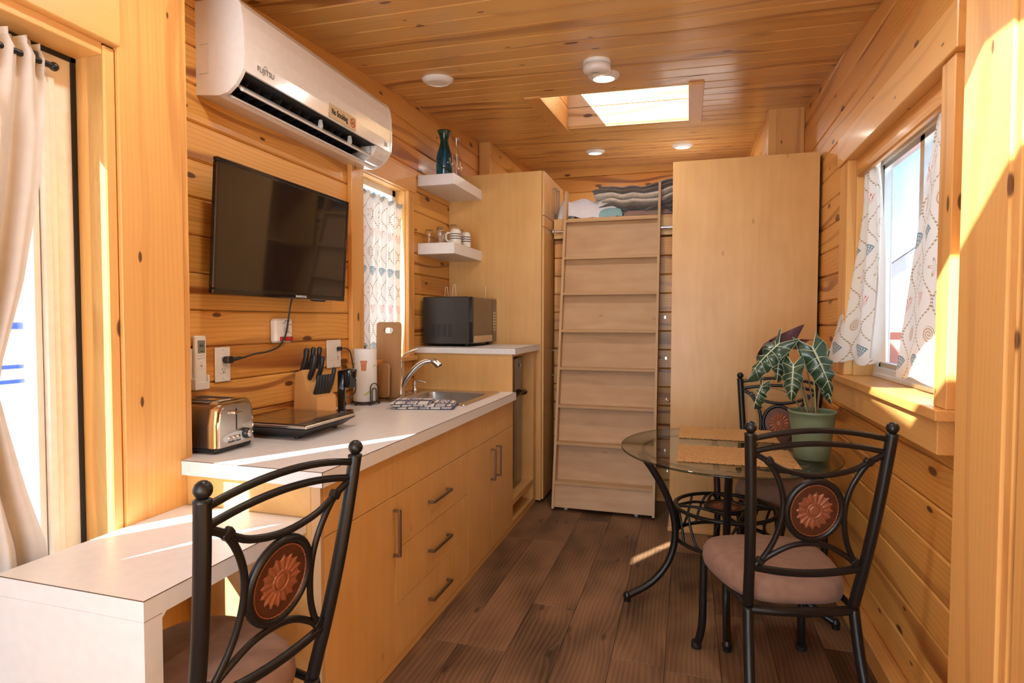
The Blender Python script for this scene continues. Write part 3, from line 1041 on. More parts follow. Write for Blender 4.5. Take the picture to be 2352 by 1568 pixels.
# worktop with sink cut-out
SK = (-1.715, -1.215, 3.085, 3.655)
def worktop():
    r = thing('countertop', 'white laminate kitchen counter holding the toaster and the sink', 'countertop', (-1.46, 2.6, .88))
    x0, x1, y0, y1, z0, z1 = XL + .002, -1.083, 1.573, 3.738, .878, .927
    mb = MB()
    a0, a1, b0, b1 = SK
    mb.box(NL + .012, x1, y0, 1.602, z0, z1).box(x0, x1, 1.602, b0, z0, z1)
    mb.box(x0, a0, b0, b1, z0, z1).box(a1, x1, b0, b1, z0, z1).box(x0, x1, b1, y1, z0, z1)
    wpart('slab', mb, white_lam, r)
    e = MB()
    q = .0016
    e.box(NL + .012, x1 + .0004, y0 - .0004, y0 + q, z1 - q, z1 + .0003).box(x1 - q, x1 + .0004, y0, y1, z1 - q, z1 + .0003)
    e.box(x1 - q, x1 + .0004, y0 - .0004, y0 + q, z0, z1)
    wpart('laminate_seam', e, lam_edge, r, 'thin dark seam line of the laminate')
worktop()

def desk():
    r = thing('desk', 'white laminate desk with waterfall end below the door curtain', 'desk', (-1.40, 1.3, 0))
    x0, x1, y0, y1, zt = NL + .011, -1.160, 1.008, 1.596, .770
    t = .048
    mb = MB().box(x0, x1, y0, y1, zt - t, zt)
    wpart('desk_top', mb, white_lam, r)
    wpart('end_panel', MB().box(x0, x1, y0, y0 + t, 0, zt - t - .0005), white_lam, r)
    wpart('corner_fillet', MB().prism([(y0 + t, zt - t), (y0 + t + .012, zt - t), (y0 + t, zt - t - .012)], x0, x1, 'x'), white_lam, r)
    e = MB(); q = .0014
    e.box(x0, x1, y0 - .0004, y0 + q, zt - q, zt + .0003).box(x1 - q, x1 + .0004, y0, y1, zt - q, zt + .0003)
    e.box(x0, x1 + .0004, y1 - q, y1 + .001, zt - q, zt + .0003)
    e.box(x1 - .0004, x1 + .0004, y0, y0 + t, zt - t - .001, zt - t + .0002)
    wpart('laminate_seam', e, lam_edge, r, 'thin dark seam line of the laminate')
desk()

def sink():
    r = thing('kitchen_sink', 'stainless steel drop-in sink with a single square bowl', 'sink', (-1.47, 3.37, .76))
    a0, a1, b0, b1 = -1.800, -1.178, 3.035, 3.695
    z = .9275
    rim = MB()
    def rr(x0, x1, y0, y1, rad, zz, n=5):
        out = []
        for cx, cy, s in ((x1 - rad, y1 - rad, 0), (x0 + rad, y1 - rad, 1), (x0 + rad, y0 + rad, 2), (x1 - rad, y0 + rad, 3)):
            for k in range(n + 1):
                an = pi / 2 * (s + k / n); out.append((cx + rad * cos(an), cy + rad * sin(an), zz))
        return out
    B = (-1.662, -1.240, 3.115, 3.625)
    loops = [rr(a0, a1, b0, b1, .02, z), rr(a0 + .004, a1 - .004, b0 + .004, b1 - .004, .02, z + .006), rr(a0 + .016, a1 - .016, b0 + .016, b1 - .016, .02, z + .0045),
             rr(B[0] - .012, B[1] + .012, B[2] - .012, B[3] + .012, .055, z + .0035), rr(*B, .055, z - .004)]
    n = len(loops[0])
    for A_, B_ in zip(loops[:-1], loops[1:]):
        rim.add(A_ + B_, [(k, (k + 1) % n, n + (k + 1) % n, n + k) for k in range(n)], 0, True)
    wpart('rim', rim, steel, r)
    bw = MB()
    L2 = [rr(*B, .055, z - .004), rr(B[0] + .006, B[1] - .006, B[2] + .006, B[3] - .006, .055, z - .12), rr(B[0] + .025, B[1] - .025, B[2] + .025, B[3] - .025, .05, z - .158), rr(B[0] + .15, B[1] - .15, B[2] + .18, B[3] - .18, .05, z - .164)]
    for A_, B_ in zip(L2[:-1], L2[1:]): bw.add(A_ + B_, [(k, (k + 1) % n, n + (k + 1) % n, n + k) for k in range(n)], 0, True)
    bw.add(L2[-1], [tuple(range(n))])
    wpart('bowl', bw, steel, r)
    wpart('drain', MB().lathe([(0, .0), (.03, .0), (.042, .003), (.045, .0)], 20, (-1.45, 3.37, z - .162)), chrome, r)
sink()

def faucet():
    r = thing('kitchen_faucet', 'brushed nickel pull-out faucet arching over the sink', 'faucet', (-1.735, 3.352, .932))
    obj('deck_plate', MB().lathe([(0, .004), (.028, .004), (.031, .0)], 24).box(-.026, .026, -.07, .105, 0, .006).lathe([(.026, 0), (.026, .006), (0, .0061)], 20, (0, -.07, 0)).lathe([(.026, 0), (.026, .006), (0, .0061)], 20, (0, .105, 0)), steel, r)
    obj('body', MB().lathe([(.030, 0), (.030, .012), (.0265, .016), (.026, .16), (.027, .165), (.027, .172), (.0265, .176), (.026, .195), (.021, .215), (.012, .226), (0, .229)], 24), steel, r)
    pts = [(.012, 0, .055), (.055, .010, .12), (.105, .022, .178), (.15, .032, .207), (.19, .042, .215), (.222, .050, .206), (.243, .055, .186)]
    def smooth(P, k=4):
        out = []
        for i in range(len(P) - 1):
            p0, p1, p2, p3 = (Vector(P[max(0, i - 1)]), Vector(P[i]), Vector(P[i + 1]), Vector(P[min(len(P) - 1, i + 2)]))
            for j in range(k):
                t = j / k
                out.append(.5 * ((2 * p1) + (p2 - p0) * t + (2 * p0 - 5 * p1 + 4 * p2 - p3) * t * t + (3 * p1 - p0 - 3 * p2 + p3) * t ** 3))
        out.append(Vector(P[-1])); return out
    sp = smooth(pts)
    n = len(sp)
    obj('spout', MB().tube(sp, [.019 - .003 * sin(pi * i / n) + (.004 if i > n * .7 else 0) for i in range(n)], 16), steel, r)
    obj('spray_head', MB().tube([(.242, .055, .188), (.246, .056, .181)], [.021, .017], 16), black_plastic, r)
    lv = smooth([(0, 0, .205), (.012, .004, .232), (.040, .012, .262), (.085, .026, .284), (.112, .034, .292)])
    obj('lever', MB().tube(lv, [.017, .016, .015, .014, .013, .012, .011, .0105, .010, .0095, .009, .0085, .008, .007, .006, .005, .004][:len(lv)], 12, flat=.6), steel, r)
faucet()
def smooth_path(P, k=4, closed=False):
    out = []; m = len(P)
    rng = range(m if closed else m - 1)
    for i in rng:
        g = (lambda j: Vector(P[j % m])) if closed else (lambda j: Vector(P[min(max(j, 0), m - 1)]))
        p0, p1, p2, p3 = g(i - 1), g(i), g(i + 1), g(i + 2)
        for j in range(k):
            t = j / k
            out.append(.5 * ((2 * p1) + (p2 - p0) * t + (2 * p0 - 5 * p1 + 4 * p2 - p3) * t * t + (3 * p1 - p0 - 3 * p2 + p3) * t ** 3))
    if not closed: out.append(Vector(P[-1]))
    return out

sd = thing('soap_dispenser', 'short brushed nickel soap pump beside the faucet', 'soap dispenser', (-1.748, 3.585, .9335))
obj('base', MB().lathe([(.021, 0), (.021, .006), (.015, .009), (.0135, .028), (.0135, .034)], 20), steel, sd)
obj('pump_head', MB().lathe([(.0135, .034), (.018, .036), (.018, .046), (.0145, .049), (.0145, .062), (.0155, .066), (0, .067)], 20), steel, sd)
obj('nozzle', MB().tube(smooth_path([(0, 0, .060), (.030, .006, .064), (.056, .012, .060), (.074, .016, .050)]), .0045, 10), steel, sd)

# raised counter with fridge bay
TZ0, TZ1 = 1.177, 1.218
ub = thing('fridge_cabinet', 'open maple cabinet housing the black fridge below the microwave', 'cabinet', (-1.46, 4.05, 0))
wpart('side_panel', MB().cbox(XL + .002, FX - .001, 3.7395, 3.757, .03, TZ0, .001), maple_z, ub)
wpart('side_panel', MB().cbox(XL + .002, FX - .001, 4.300, 4.376, .03, TZ0, .001), maple_z, ub)
wpart('shelf', MB().cbox(XL + .002, FX - .001, 3.7575, 4.2995, .160, .200, .001), maple_y, ub)
wpart('bottom_shelf', MB().cbox(XL + .002, FX - .001, 3.7575, 4.2995, .034, .052, .001), maple_y, ub)
wpart('back_panel', MB().box(XL + .002, XL + .010, 3.7575, 4.2995, .052, .159), maple_y, ub)
wpart('top_rail', MB().cbox(FX - .08, FX - .001, 3.7575, 4.2995, 1.160, TZ0, .001), maple_y, ub)
wpart('filler_strip', MB().cbox(FX - .30, FX - .16, 4.262, 4.2985, .2005, .96, .001), birch_x, ub)
rc = thing('raised_counter', 'white laminate raised counter carrying the microwave', 'countertop', (-1.46, 4.05, TZ0))
wpart('slab', MB().cbox(XL + .002, -1.083, 3.722, 4.384, TZ0 + .0005, TZ1, .0008), white_lam, rc)
e = MB().box(XL + .004, -1.0826, 3.7216, 3.7230, TZ1 - .0014, TZ1 + .0003).box(-1.0844, -1.0826, 3.722, 4.384, TZ1 - .0014, TZ1 + .0003).box(-1.0844, -1.0826, 3.7216, 3.723, TZ0, TZ1)
wpart('laminate_seam', e, lam_edge, rc, 'thin dark seam line of the laminate')

fridge_m = plain('fridge_black', (.045, .034, .027), .22, spec=.6, coat=.3)
def fridge():
    r = thing('fridge', 'black two door compact fridge in the maple cabinet', 'fridge', (-1.46, 4.0, .2))
    y0, y1, xf = 3.772, 4.250, -1.175
    wpart('body', MB().cbox(-1.78, xf - .055, y0, y1, .202, 1.135, .006), black_satin, r)
    def door(z0, z1):
        # front bowed a little, so the glossy face catches the room
        n = 8
        pl = [(xf - .05, y0)] + [(xf - .012 + .012 * sin(pi * k / n), y0 + (y1 - y0) * k / n) for k in range(n + 1)] + [(xf - .05, y1)]
        o = wpart('door', MB().prism(pl, z0, z1, 'z'), fridge_m, r)
        return o
    du = door(.868, 1.128); dl = door(.206, .855)
    hm = MB().tube(smooth_path([(xf - .01, 3.785, .850), (xf + .022, 3.80, .846), (xf + .025, 3.87, .852), (xf + .022, 4.05, .862), (xf + .026, 4.14, .868), (xf + .018, 4.225, .874), (xf - .008, 4.24, .876)], 4), [.010, .018, .024, .024, .022, .018, .012, .009, .008, .0075, .0075, .0075, .0075, .0075, .008, .009, .012, .017, .022, .023, .022, .018, .013, .010, .008][:25], 10, flat=.9)
    wpart('handle', hm, black_gloss, r)
    wpart('hinge_cover', MB().cbox(xf - .06, xf - .005, 3.78, 4.02, 1.129, 1.150, .004), black_plastic, r)
    wpart('badge', MB().box(xf + .0, xf + .004, 4.145, 4.185, 1.060, 1.088).box(xf + .0035, xf + .0045, 4.150, 4.18, 1.066, 1.082), grey_plastic, r, 'small square door badge')
fridge()

# tall cabinet with doors over the aisle side
def tall():
    r = thing('tall_cabinet', 'tall maple pantry cabinet with bar handled doors beside the ladder', 'cabinet', (-1.46, 4.75, 0))
    y0, y1, xf, zt = 4.388, 5.10, -1.055, 2.540
    c = MB().box(XL + .002, xf - .021, y0, y0 + .018, .012, zt).box(XL + .002, xf - .021, y1 - .018, y1, .012, zt)
    c.box(XL + .002, xf - .021, y0 + .018, y1 - .018, zt - .018, zt).box(XL + .002, xf - .021, y0 + .018, y1 - .018, .012, .03).box(XL + .004, XL + .01, y0 + .018, y1 - .018, .03, zt - .018)
    wpart('body', c, maple_z, r)
    wpart('panel_edge', MB().box(xf - .0208, xf - .018, y0, y0 + .018, .012, zt), ply_y, r, 'pale plywood edge beside the doors')
    ym = 4.745
    def fr(a, b, z0, z1, nm):
        mb = MB().cbox(xf - .016, xf, a + .002, b - .002, z0 + .002, z1 - .002, .001)
        return wpart(nm, mb, maple_z, r)
    def hd(p, a, b): 
        h = bar_handle(p, a, b, 'z', out=.034, w=.011, t=.009); h.location = (0, 0, 0); return h
    for a, b, hy in ((y0 + .006, ym, ym - .045), (ym, y1, ym + .045)):
        p = fr(a, b, 2.205, zt, 'door'); hd(p, (xf, hy, 2.27), (xf, hy, 2.47))
    fr(y0 + .006, y1, 2.118, 2.205, 'fascia')
    for a, b, hy in ((y0 + .006, ym, ym - .045), (ym, y1, ym + .045)):
        p = fr(a, b, .02, 2.118, 'door'); hd(p, (xf, hy, .955), (xf, hy, 1.165))
tall()

# floating shelves -------------------------------------------------
SHZ = [(2.345, 2.420), (1.868, 1.945)]
for (z0, z1), lb in zip(SHZ, ('upper thick white floating shelf holding the blue vase', 'lower thick white floating shelf holding glasses and striped mugs')):
    s = thing('floating_shelf', lb, 'shelf', (-1.70, 4.1, z0), group='floating shelves by the pantry')
    wpart('shelf_board', MB().cbox(XL + .002, -1.555, 3.815, 4.386, z0, z1, .0015), white_lam, s)

# ------------------------------------------------------------------ dining set
def arc(p0, p1, rise, n=10, dx=0, axis=2):
    """points from p0 to p1 bulging by `rise` along axis"""
    out = []
    for i in range(n + 1):
        t = i / n
        p = Vector(p0).lerp(Vector(p1), t)
        p[axis] += rise * 4 * t * (1 - t)
        out.append(p)
    return out

def sunflower(parent, name='flower_relief'):
    """relief petals in the local x-z plane, facing -y"""
    mb = MB()
    for ring, (n, r0, r1, w, h, ph) in enumerate(((16, .025, .060, .0098, .0026, 0), (16, .025, .052, .0088, .0012, pi / 16))):
        for k in range(n):
            a = 2 * pi * k / n + ph
            d = Vector((sin(a), 0, cos(a) * 1.12)); e = Vector((cos(a), 0, -sin(a) * 1.12))
            P = []
            for t, ww in ((0, .35), (.25, .8), (.55, 1.0), (.8, .62), (1.0, 0.0)):
                c = d * (r0 + (r1 - r0) * t)
                P.append((c - e * w * ww, c + e * w * ww, c))
            vs_, fs = [], []
            for (l, rr_, c) in P:
                vs_ += [l + Vector((0, -h * .4, 0)), c + Vector((0, -h * 1.6, 0)), rr_ + Vector((0, -h * .4, 0))]
            for i in range(4):
                b = i * 3
                fs += [(b, b + 1, b + 4, b + 3), (b + 1, b + 2, b + 5, b + 4)]
            mb.add(vs_, fs)
            # rim of each petal down to the ground plate
            for i in range(4):
                b = i * 3
                for q, s in ((0, 1), (2, -1)):
                    A, B_ = vs_[b + q], vs_[b + 3 + q]
                    mb.add([A, B_, Vector((B_.x, 0, B_.z)), Vector((A.x, 0, A.z))], [(0, 1, 2, 3)])
    prof = [(.0, -.004), (.010, -.0046), (.016, -.004), (.0165, -.0025), (.0205, -.0025), (.021, -.005), (.025, -.005), (.0262, 0)]
    vs_, fs, n = [], [], 28
    for (r_, h) in prof:
        for k in range(n):
            a = 2 * pi * k / n; vs_.append((r_ * sin(a), h, r_ * cos(a) * 1.12))
    for i in range(len(prof) - 1):
        for k in range(n):
            l = (k + 1) % n; fs.append((i * n + k, i * n + l, (i + 1) * n + l, (i + 1) * n + k))
    mb.add(vs_, fs, 0, True)
    return obj(name, mb, copper, parent)

def medallion(parent, hw=.094, hh=.110, name='medallion'):
    """oval plaque facing -y at the local origin of its part"""
    n = 40
    m = MB()
    # ring frame of flat bar
    m.tube([(hw * .94 * cos(2 * pi * k / n), 0, hh * .95 * sin(2 * pi * k / n)) for k in range(n)], .0115, 8, closed=True, flat=1.0)
    o = obj(name, m, black_metal, parent)
    pl = MB()
    ring = [(hw * .90 * cos(2 * pi * k / n), .0, hh * .91 * sin(2 * pi * k / n)) for k in range(n)]
    pl.add([(x_, -.003, z_) for x_, _, z_ in ring], [tuple(range(n))])
    pl.add([(x_, .003, z_) for x_, _, z_ in ring], [tuple(range(n))[::-1]])
    plate = obj('plaque', pl, copper_dark, o)
    for s in (1, -1):
        f = sunflower(o); f.location = (0, -.003 * s, 0)
        f.scale = (hw / .094, 1, hh / .110)
        if s < 0: f.rotation_euler = (0, 0, pi)
    rope = []
    for k in range(96):
        a = 2 * pi * k / 96
        w = .0007 * sin(a * 42)
        rope.append(((hw * .815 + w) * cos(a), -.0045, (hh * .83 + w) * sin(a)))
    rp = MB().tube(rope, [.0021 + .0008 * sin(2 * pi * k / 96 * 42 + 1.2) for k in range(96)], 5, closed=True)
    obj('rope_border', rp, copper, o)
    return o

def make_chair():
    r = empty('dining_chair')
    ys, lean = -.215, -.115
    def back(x, z):                      # point on the leaning plane of the back
        t = (z - .43) / .605
        return Vector((x, ys + lean * t - .012 * sin(pi * max(0, min(1, t))), z))
    def post(s):
        P = [(s * .205, ys - .125, .0), (s * .196, ys - .075, .12), (s * .187, ys - .03, .26), (s * .181, ys, .40)]
        P += [back(s * (.181 + .044 * t), .43 + .605 * t) for t in (0, .25, .5, .75, 1.0)]
        return smooth_path(P, 4)
    for s in (-1, 1):
        o = obj('back_post', MB().tube(post(s), .0182, 12), black_metal, r)
        tp = back(s * .225, 1.035)
        obj('finial', MB().lathe([(.0190, -.002), (.0192, .003), (.012, .007)], 14, tp).ball(tp + Vector((0, -.002, .024)), .0195), black_metal, o)
        fl = obj('front_leg', MB().tube(smooth_path([(s * .205, .225, .415), (s * .206, .226, .25), (s * .207, .228, .13), (s * .213, .240, .06), (s * .222, .258, .008)], 4), .0162, 12), black_metal, r)
        obj('foot_cap', MB().lathe([(.0195, 0), (.0215, .004), (.0215, .024), (.0195, .030)], 14, (s * .222, .258, 0)), rubber, fl)
        q = Vector((s * .205, ys - .125, 0))
        obj('foot_cap', MB().lathe([(.0195, 0), (.0215, .004), (.0215, .024), (.0195, .030)], 14, q), rubber, o)
    U = lambda n_, pts, rad=.0096: obj(n_, MB().tube(pts, rad, 8, up=(0, 1, 0), flat=.75), black_metal, r)
    def bk(L): return [back(p.x, p.z) + Vector((0, -.0, 0)) for p in L]
    def bowed(x0, z0, x1, z1, rise): return bk(arc((x0, 0, z0), (x1, 0, z1), rise, 14))
    U('top_rail', bowed(-.222, 1.018, .222, 1.018, .031))
    U('top_rail', bowed(-.218, .976, .218, .976, .029))
    U('back_scroll', bk(smooth_path([(-.214, 0, .975), (-.165, 0, .948), (-.10, 0, .913), (0, 0, .897), (.10, 0, .913), (.165, 0, .948), (.214, 0, .975)])))
    for s in (-1, 1):
        U('back_scroll', bk(smooth_path([(s * .205, 0, .968), (s * .160, 0, .940), (s * .125, 0, .885), (s * .104, 0, .82), (s * .102, 0, .75), (s * .118, 0, .67), (s * .150, 0, .60), (s * .176, 0, .570)])))
        cl = Vector((s * .160, 0, .946))
        c = bk([(cl)])[0]
        o = obj('clip', MB().cbox(-.014, .014, -.010, .010, -.010, .010, .003), black_metal, r, c, (0, s * .62, 0))
        c = back(s * .158, .590)
        obj('clip', MB().cbox(-.014, .014, -.010, .010, -.010, .010, .003), black_metal, r, c, (0, -s * .72, 0))
    U('back_scroll', bk(smooth_path([(-.176, 0, .570), (-.12, 0, .615), (-.06, 0, .648), (0, 0, .657), (.06, 0, .648), (.12, 0, .615), (.176, 0, .570)])))
    U('lower_rail', bk(arc((-.184, 0, .568), (.184, 0, .568), -.024, 12)), .0135)
    m = medallion(r)
    m.location = back(0, .777)
    m.rotation_euler = (atan2(-lean, .605) * 1.0, 0, 0)
    # seat frame and cushion
    fr = MB()
    fr.tube(smooth_path([(-.183, ys + .004, .405), (-.10, ys - .012, .405), (0, ys - .018, .405), (.10, ys - .012, .405), (.183, ys + .004, .405)]), .016, 8, up=(0, 0, 1), flat=1.0)
    for s in (-1, 1): fr.tube([(s * .183, ys, .408), (s * .205, .225, .408)], .012, 8)
    fr.tube(arc((-.205, .225, .408), (.205, .225, .408), .012, 8, axis=1), .012, 8)
    obj('seat_frame', fr, black_metal, r)
    cu = MB()
    outline = []
    def lim(t):
        a = 2 * pi * t
        ca, sa = cos(a), sin(a)
        e = 2 / 3.4
        sx = abs(ca) ** e * (1 if ca >= 0 else -1); sy = abs(sa) ** e * (1 if sa >= 0 else -1)
        yy_ = sy * .235 + .022
        w = .205 + .045 * (sy + 1) / 2 - .012 * max(0, -sy)
        bulge = .028 * (1 - sx * sx) * (1 if sy > 0 else 0)
        return sx * w, yy_ + bulge
    levels = [(.90, .418), (.985, .421), (1.0, .440), (.992, .468), (.95, .488), (.83, .501), (.5, .508), (.2, .510)]
    nn = 44
    vs_ = []
    for (sc, z_) in levels:
        for k in range(nn):
            px, py = lim(k / nn)
            vs_.append((px * sc, .022 + (py - .022) * sc, z_))
    fs = [(i * nn + k, i * nn + (k + 1) % nn, (i + 1) * nn + (k + 1) % nn, (i + 1) * nn + k) for i in range(len(levels) - 1) for k in range(nn)]
    cu.add(vs_, fs, 0, True)
    cu.add(vs_[-nn:], [tuple(range(nn))], 0, True); cu.add(vs_[:nn], [tuple(range(nn))[::-1]])
    obj('seat_cushion', cu, suede, r)
    return r
CH_GROUP = 'black metal dining chairs with sunflower medallions'
ch = make_chair()
tag(ch, 'black metal chair with taupe seat standing nearest the glass table front', 'chair', CH_GROUP)
def put(o, rear, fwd, rz_off=0):
    """seat's rear edge centre `rear`, facing `fwd`"""
    f = Vector((fwd[0], fwd[1], 0)).normalized()
    o.location = Vector((rear[0], rear[1], 0)) + f * .215
    o.rotation_euler = (0, 0, atan2(f.y, f.x) - pi / 2)
put(ch, (.388, 2.205), (-.255, .967))
ch2 = copy_tree(ch); ch2['label'] = 'black metal chair behind the glass table against the maple panel'
put(ch2, (.535, 3.82), (-.10, -1.0))
ch3 = copy_tree(ch); ch3['label'] = 'black metal chair tucked under the white desk'
put(ch3, (-1.008, 1.190), (-.985, .172))

def dining_table():
    cx, cy, zt = .195, 3.15, .760
    ax, by = .525, .585
    r = thing('dining_table', 'oval smoked glass table on a curved black metal base', 'table', (cx, cy, 0))
    n = 72
    def el(k, s=1.0, z=0): a = 2 * pi * k / n; return (ax * s * cos(a), by * s * sin(a), z)
    g = MB()
    top = [el(k, .988, zt) for k in range(n)]; bot = [el(k, .988, zt - .010) for k in range(n)]
    g.add(top, [tuple(range(n))]); g.add(bot, [tuple(range(n))[::-1]])
    o = obj('glass_top', g, table_glass, r)
    e = MB()
    prof = [(.988, zt), (.996, zt - .002), (1.0, zt - .005), (.996, zt - .008), (.988, zt - .010)]
    vs_ = [el(k, s, z) for s, z in prof for k in range(n)]
    e.add(vs_, [(i * n + k, (i + 1) * n + k, (i + 1) * n + (k + 1) % n, i * n + (k + 1) % n) for i in range(len(prof) - 1) for k in range(n)], 0, True)
    obj('glass_rim', e, glass_edge, o, label='dark polished rim of the glass')
    hoop = obj('hoop', MB().tube([(.41 * cos(2 * pi * k / 48), .45 * sin(2 * pi * k / 48), zt - .021) for k in range(48)], .010, 8, closed=True, up=(0, 0, 1), flat=.8), black_metal, r)
    for k, a in enumerate((202, 268, 338, 95)):
        a = radians(a)
        def P(rad, z): return (rad * cos(a), rad * sin(a) * 1.06, z)
        pts = smooth_path([P(.445, zt - .016), P(.385, .665), P(.315, .545), P(.270, .42), P(.262, .30), P(.300, .18), P(.385, .085), P(.50, .028)], 4)
        lg = obj('leg', MB().tube(pts, .0175, 12), black_metal, r)
        obj('foot', MB().lathe([(.016, 0), (.018, .006), (.014, .012), (.019, .018), (.021, .03), (.012, .045)], 14, P(.505, 0)), black_metal, lg)
        obj('pad', MB().lathe([(.020, zt - .018), (.024, zt - .0105), (0, zt - .0102)], 16, P(.435, 0)), clear_glass, lg)
    z1, z2 = .455, .295
    R1 = .245
    ring1 = obj('upper_ring', MB().tube([(R1 * cos(2 * pi * k / 40), R1 * sin(2 * pi * k / 40), z1) for k in range(40)], .013, 8, closed=True, up=(0, 0, 1), flat=.7), black_metal, r)
    ring2 = obj('lower_ring', MB().tube([(R1 * cos(2 * pi * k / 40), R1 * sin(2 * pi * k / 40), z2) for k in range(40)], .013, 8, closed=True, up=(0, 0, 1), flat=.7), black_metal, r)
    # four-pointed star of flat bars round a medallion
    for k in range(4):
        a0, a1 = radians(10 + 90 * k), radians(100 + 90 * k)
        p0, p1 = Vector((R1 * cos(a0), R1 * sin(a0), z1)), Vector((R1 * cos(a1), R1 * sin(a1), z1))
        mid = (p0 + p1) / 2 * .62; mid.z = z1
        obj('star_bar', MB().tube(smooth_path([p0, p0.lerp(mid, .55) + mid * .02, mid, p1.lerp(mid, .55) + mid * .02, p1], 4), .0085, 8, up=(0, 0, 1), flat=.8), black_metal, r)
    m = medallion(r, .100, .100)
    m.location = (0, 0, z1); m.rotation_euler = (-pi / 2, 0, 0)
    # scrolls between the rings
    for k in range(8):
        a = 2 * pi * (k + .35) / 8
        pts = []
        for i in range(21):
            t = i / 20
            th = a + .34 * (t - .5) * 2
            z_ = z2 + (z1 - z2) * (4 * t * (1 - t)) if k % 2 == 0 else z1 - (z1 - z2) * (4 * t * (1 - t))
            rr_ = R1 * .985
            pts.append((rr_ * cos(th), rr_ * sin(th), z_))
        obj('scroll', MB().tube(pts, .0065, 8), black_metal, r)
dining_table()

# woven placemats: every strand bundle of the weave is a small raised lozenge
def placemat(c, rz, w, h, label):
    r = thing('placemat', label, 'placemat', (*c, .7603), rz, 'woven placemats on the glass table')
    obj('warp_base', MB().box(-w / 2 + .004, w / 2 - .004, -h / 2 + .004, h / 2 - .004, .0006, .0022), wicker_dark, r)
    nx, ny = int(w / .033), int(h / .0155)
    mb = MB()
    for j in range(ny):
        y = -h / 2 + h * (j + .5) / ny
        for i in range(nx + (j % 2)):
            x = -w / 2 + w * (i + (.5 if j % 2 == 0 else 0.0)) / nx
            l = .0175; x0, x1 = max(-w / 2, x - l), min(w / 2, x + l)
            dy = .0066 + random.uniform(-.0008, .0008)
            zt = .0085 + random.uniform(-.0008, .0010)
            sk = random.uniform(-.0010, .0010)
            q = (x1 - x0) * .28
            V_ = [(x0, y - dy * .5 - sk, .0006), (x1, y - dy * .5 + sk, .0006), (x1, y + dy * .5 + sk, .0006), (x0, y + dy * .5 - sk, .0006),
                  (x0 + q, y - dy, .0024), (x1 - q, y - dy, .0024), (x1 - q, y + dy, .0024), (x0 + q, y + dy, .0024), ((x0 + x1) / 2 - q * .6, y, zt), ((x0 + x1) / 2 + q * .6, y, zt)]
            mb.add(V_, [(0, 4, 8), (0, 8, 3), (3, 8, 7), (4, 5, 9, 8), (8, 9, 6, 7), (1, 9, 5), (1, 2, 9), (2, 6, 9), (0, 1, 5, 4), (2, 3, 7, 6)], 0, True)
    o = obj('weave', mb, wicker_m, r); o['kind'] = 'stuff'
    return r

# ------------------------------------------------------------------ placemats on the table
placemat((.222, 2.955), -.004, .525, .375, 'sunlit woven straw placemat in front on the glass table')
placemat((.218, 3.510), .004, .515, .350, 'shaded woven straw placemat at the far side of the glass table')

# ------------------------------------------------------------------ loft ladder (rolls along the bar)
def ladder():
    r = thing('loft_ladder', 'birch plywood step ladder leaning on the sleeping loft', 'ladder', (-.575, 4.35, 0))
    x0, x1 = -.945, -.205
    k = .185
    yf = lambda z: 4.195 + k * z
    sb = lambda z: .105 - .021 * z
    for a in (x0, x1 - .018):
        top = 2.43 if a < -.5 else 2.46
        pl = [(yf(.02), .02), (yf(top), top), (yf(top) + .075, top), (min(yf(.55) + .12, 4.60), .55), (yf(.02) + .13, .02)]
        pl = [(yf(.02), .02), (yf(top), top), (yf(top) + .062, top), (4.665, 1.95), (yf(.02) + .19, .02)]
        o = wpart('side_rail', MB().prism(pl, a, a + .018, 'x'), birch_x, r)
        wpart('rail_edge', MB().add([(a, yf(.02) - .0006, .02), (a + .018, yf(.02) - .0006, .02), (a + .018, yf(top) - .0006, top), (a, yf(top) - .0006, top)], [(0, 1, 2, 3)]), ply_x, o)
    zs = [.213, .495, .767, 1.049, 1.333, 1.619, 1.899, 2.195]
    prev = .03
    for i, z in enumerate(zs):
        t = wpart('tread', MB().cbox(x0 + .018, x1 - .018, yf(z) - .001, yf(z) + sb(z), z - .020, z, .0012), birch_x, r)
        wpart('tread_edge', MB().box(x0 + .019, x1 - .019, yf(z) - .0022, yf(z) - .0009, z - .0185, z - .0015), ply_z, t)
        # riser below this tread stands back from the tread's nose
        zb = prev
        yb0, yb1 = (yf(zb) + sb(zb) - .014, yf(z) + sb(z) - .014) if i else (yf(zb) + .012, yf(z) + .012)
        mb = MB().add([(x0 + .018, yb0, zb), (x1 - .018, yb0, zb), (x1 - .018, yb1, z - .02), (x0 + .018, yb1, z - .02), (x0 + .018, yb0 + .012, zb), (x1 - .018, yb0 + .012, zb), (x1 - .018, yb1 + .012, z - .02), (x0 + .018, yb1 + .012, z - .02)],
                      [(0, 1, 2, 3), (5, 4, 7, 6), (0, 4, 5, 1), (3, 2, 6, 7), (0, 3, 7, 4), (1, 5, 6, 2)])
        c = Vector(((x0 + x1) / 2, yb0, (zb + z) / 2))
        mb.v = [tuple(Vector(p) - c) for p in mb.v]
        obj('riser', mb, birch_x, r, c - r.location)
        prev = z
    for a in (x0 + .10, x1 - .13):
        wpart('caster', MB().lathe([(0, -.012), (.018, -.012), (.020, -.008), (.020, .008), (.018, .012), (0, .012)], 16, (a, yf(0) + .06, .020), axis='x'), grey_plastic, r)
ladder()
lb = thing('ladder_bar', 'chrome bar along the loft edge that the ladder hangs on', 'rail', (-.5, 4.645, 2.10))
wpart('bar', MB().tube([(-1.048, 4.6695, 2.115), (.50, 4.6695, 2.115)], .013, 14), chrome, lb)
for xx in (-1.045, .46): wpart('bracket', MB().lathe([(.024, 0), (.024, .006), (.015, .012)], 16, (xx, 4.6695, 2.115), axis='x').box(xx, xx + .02, 4.672, 4.688, 2.10, 2.13), chrome, lb)

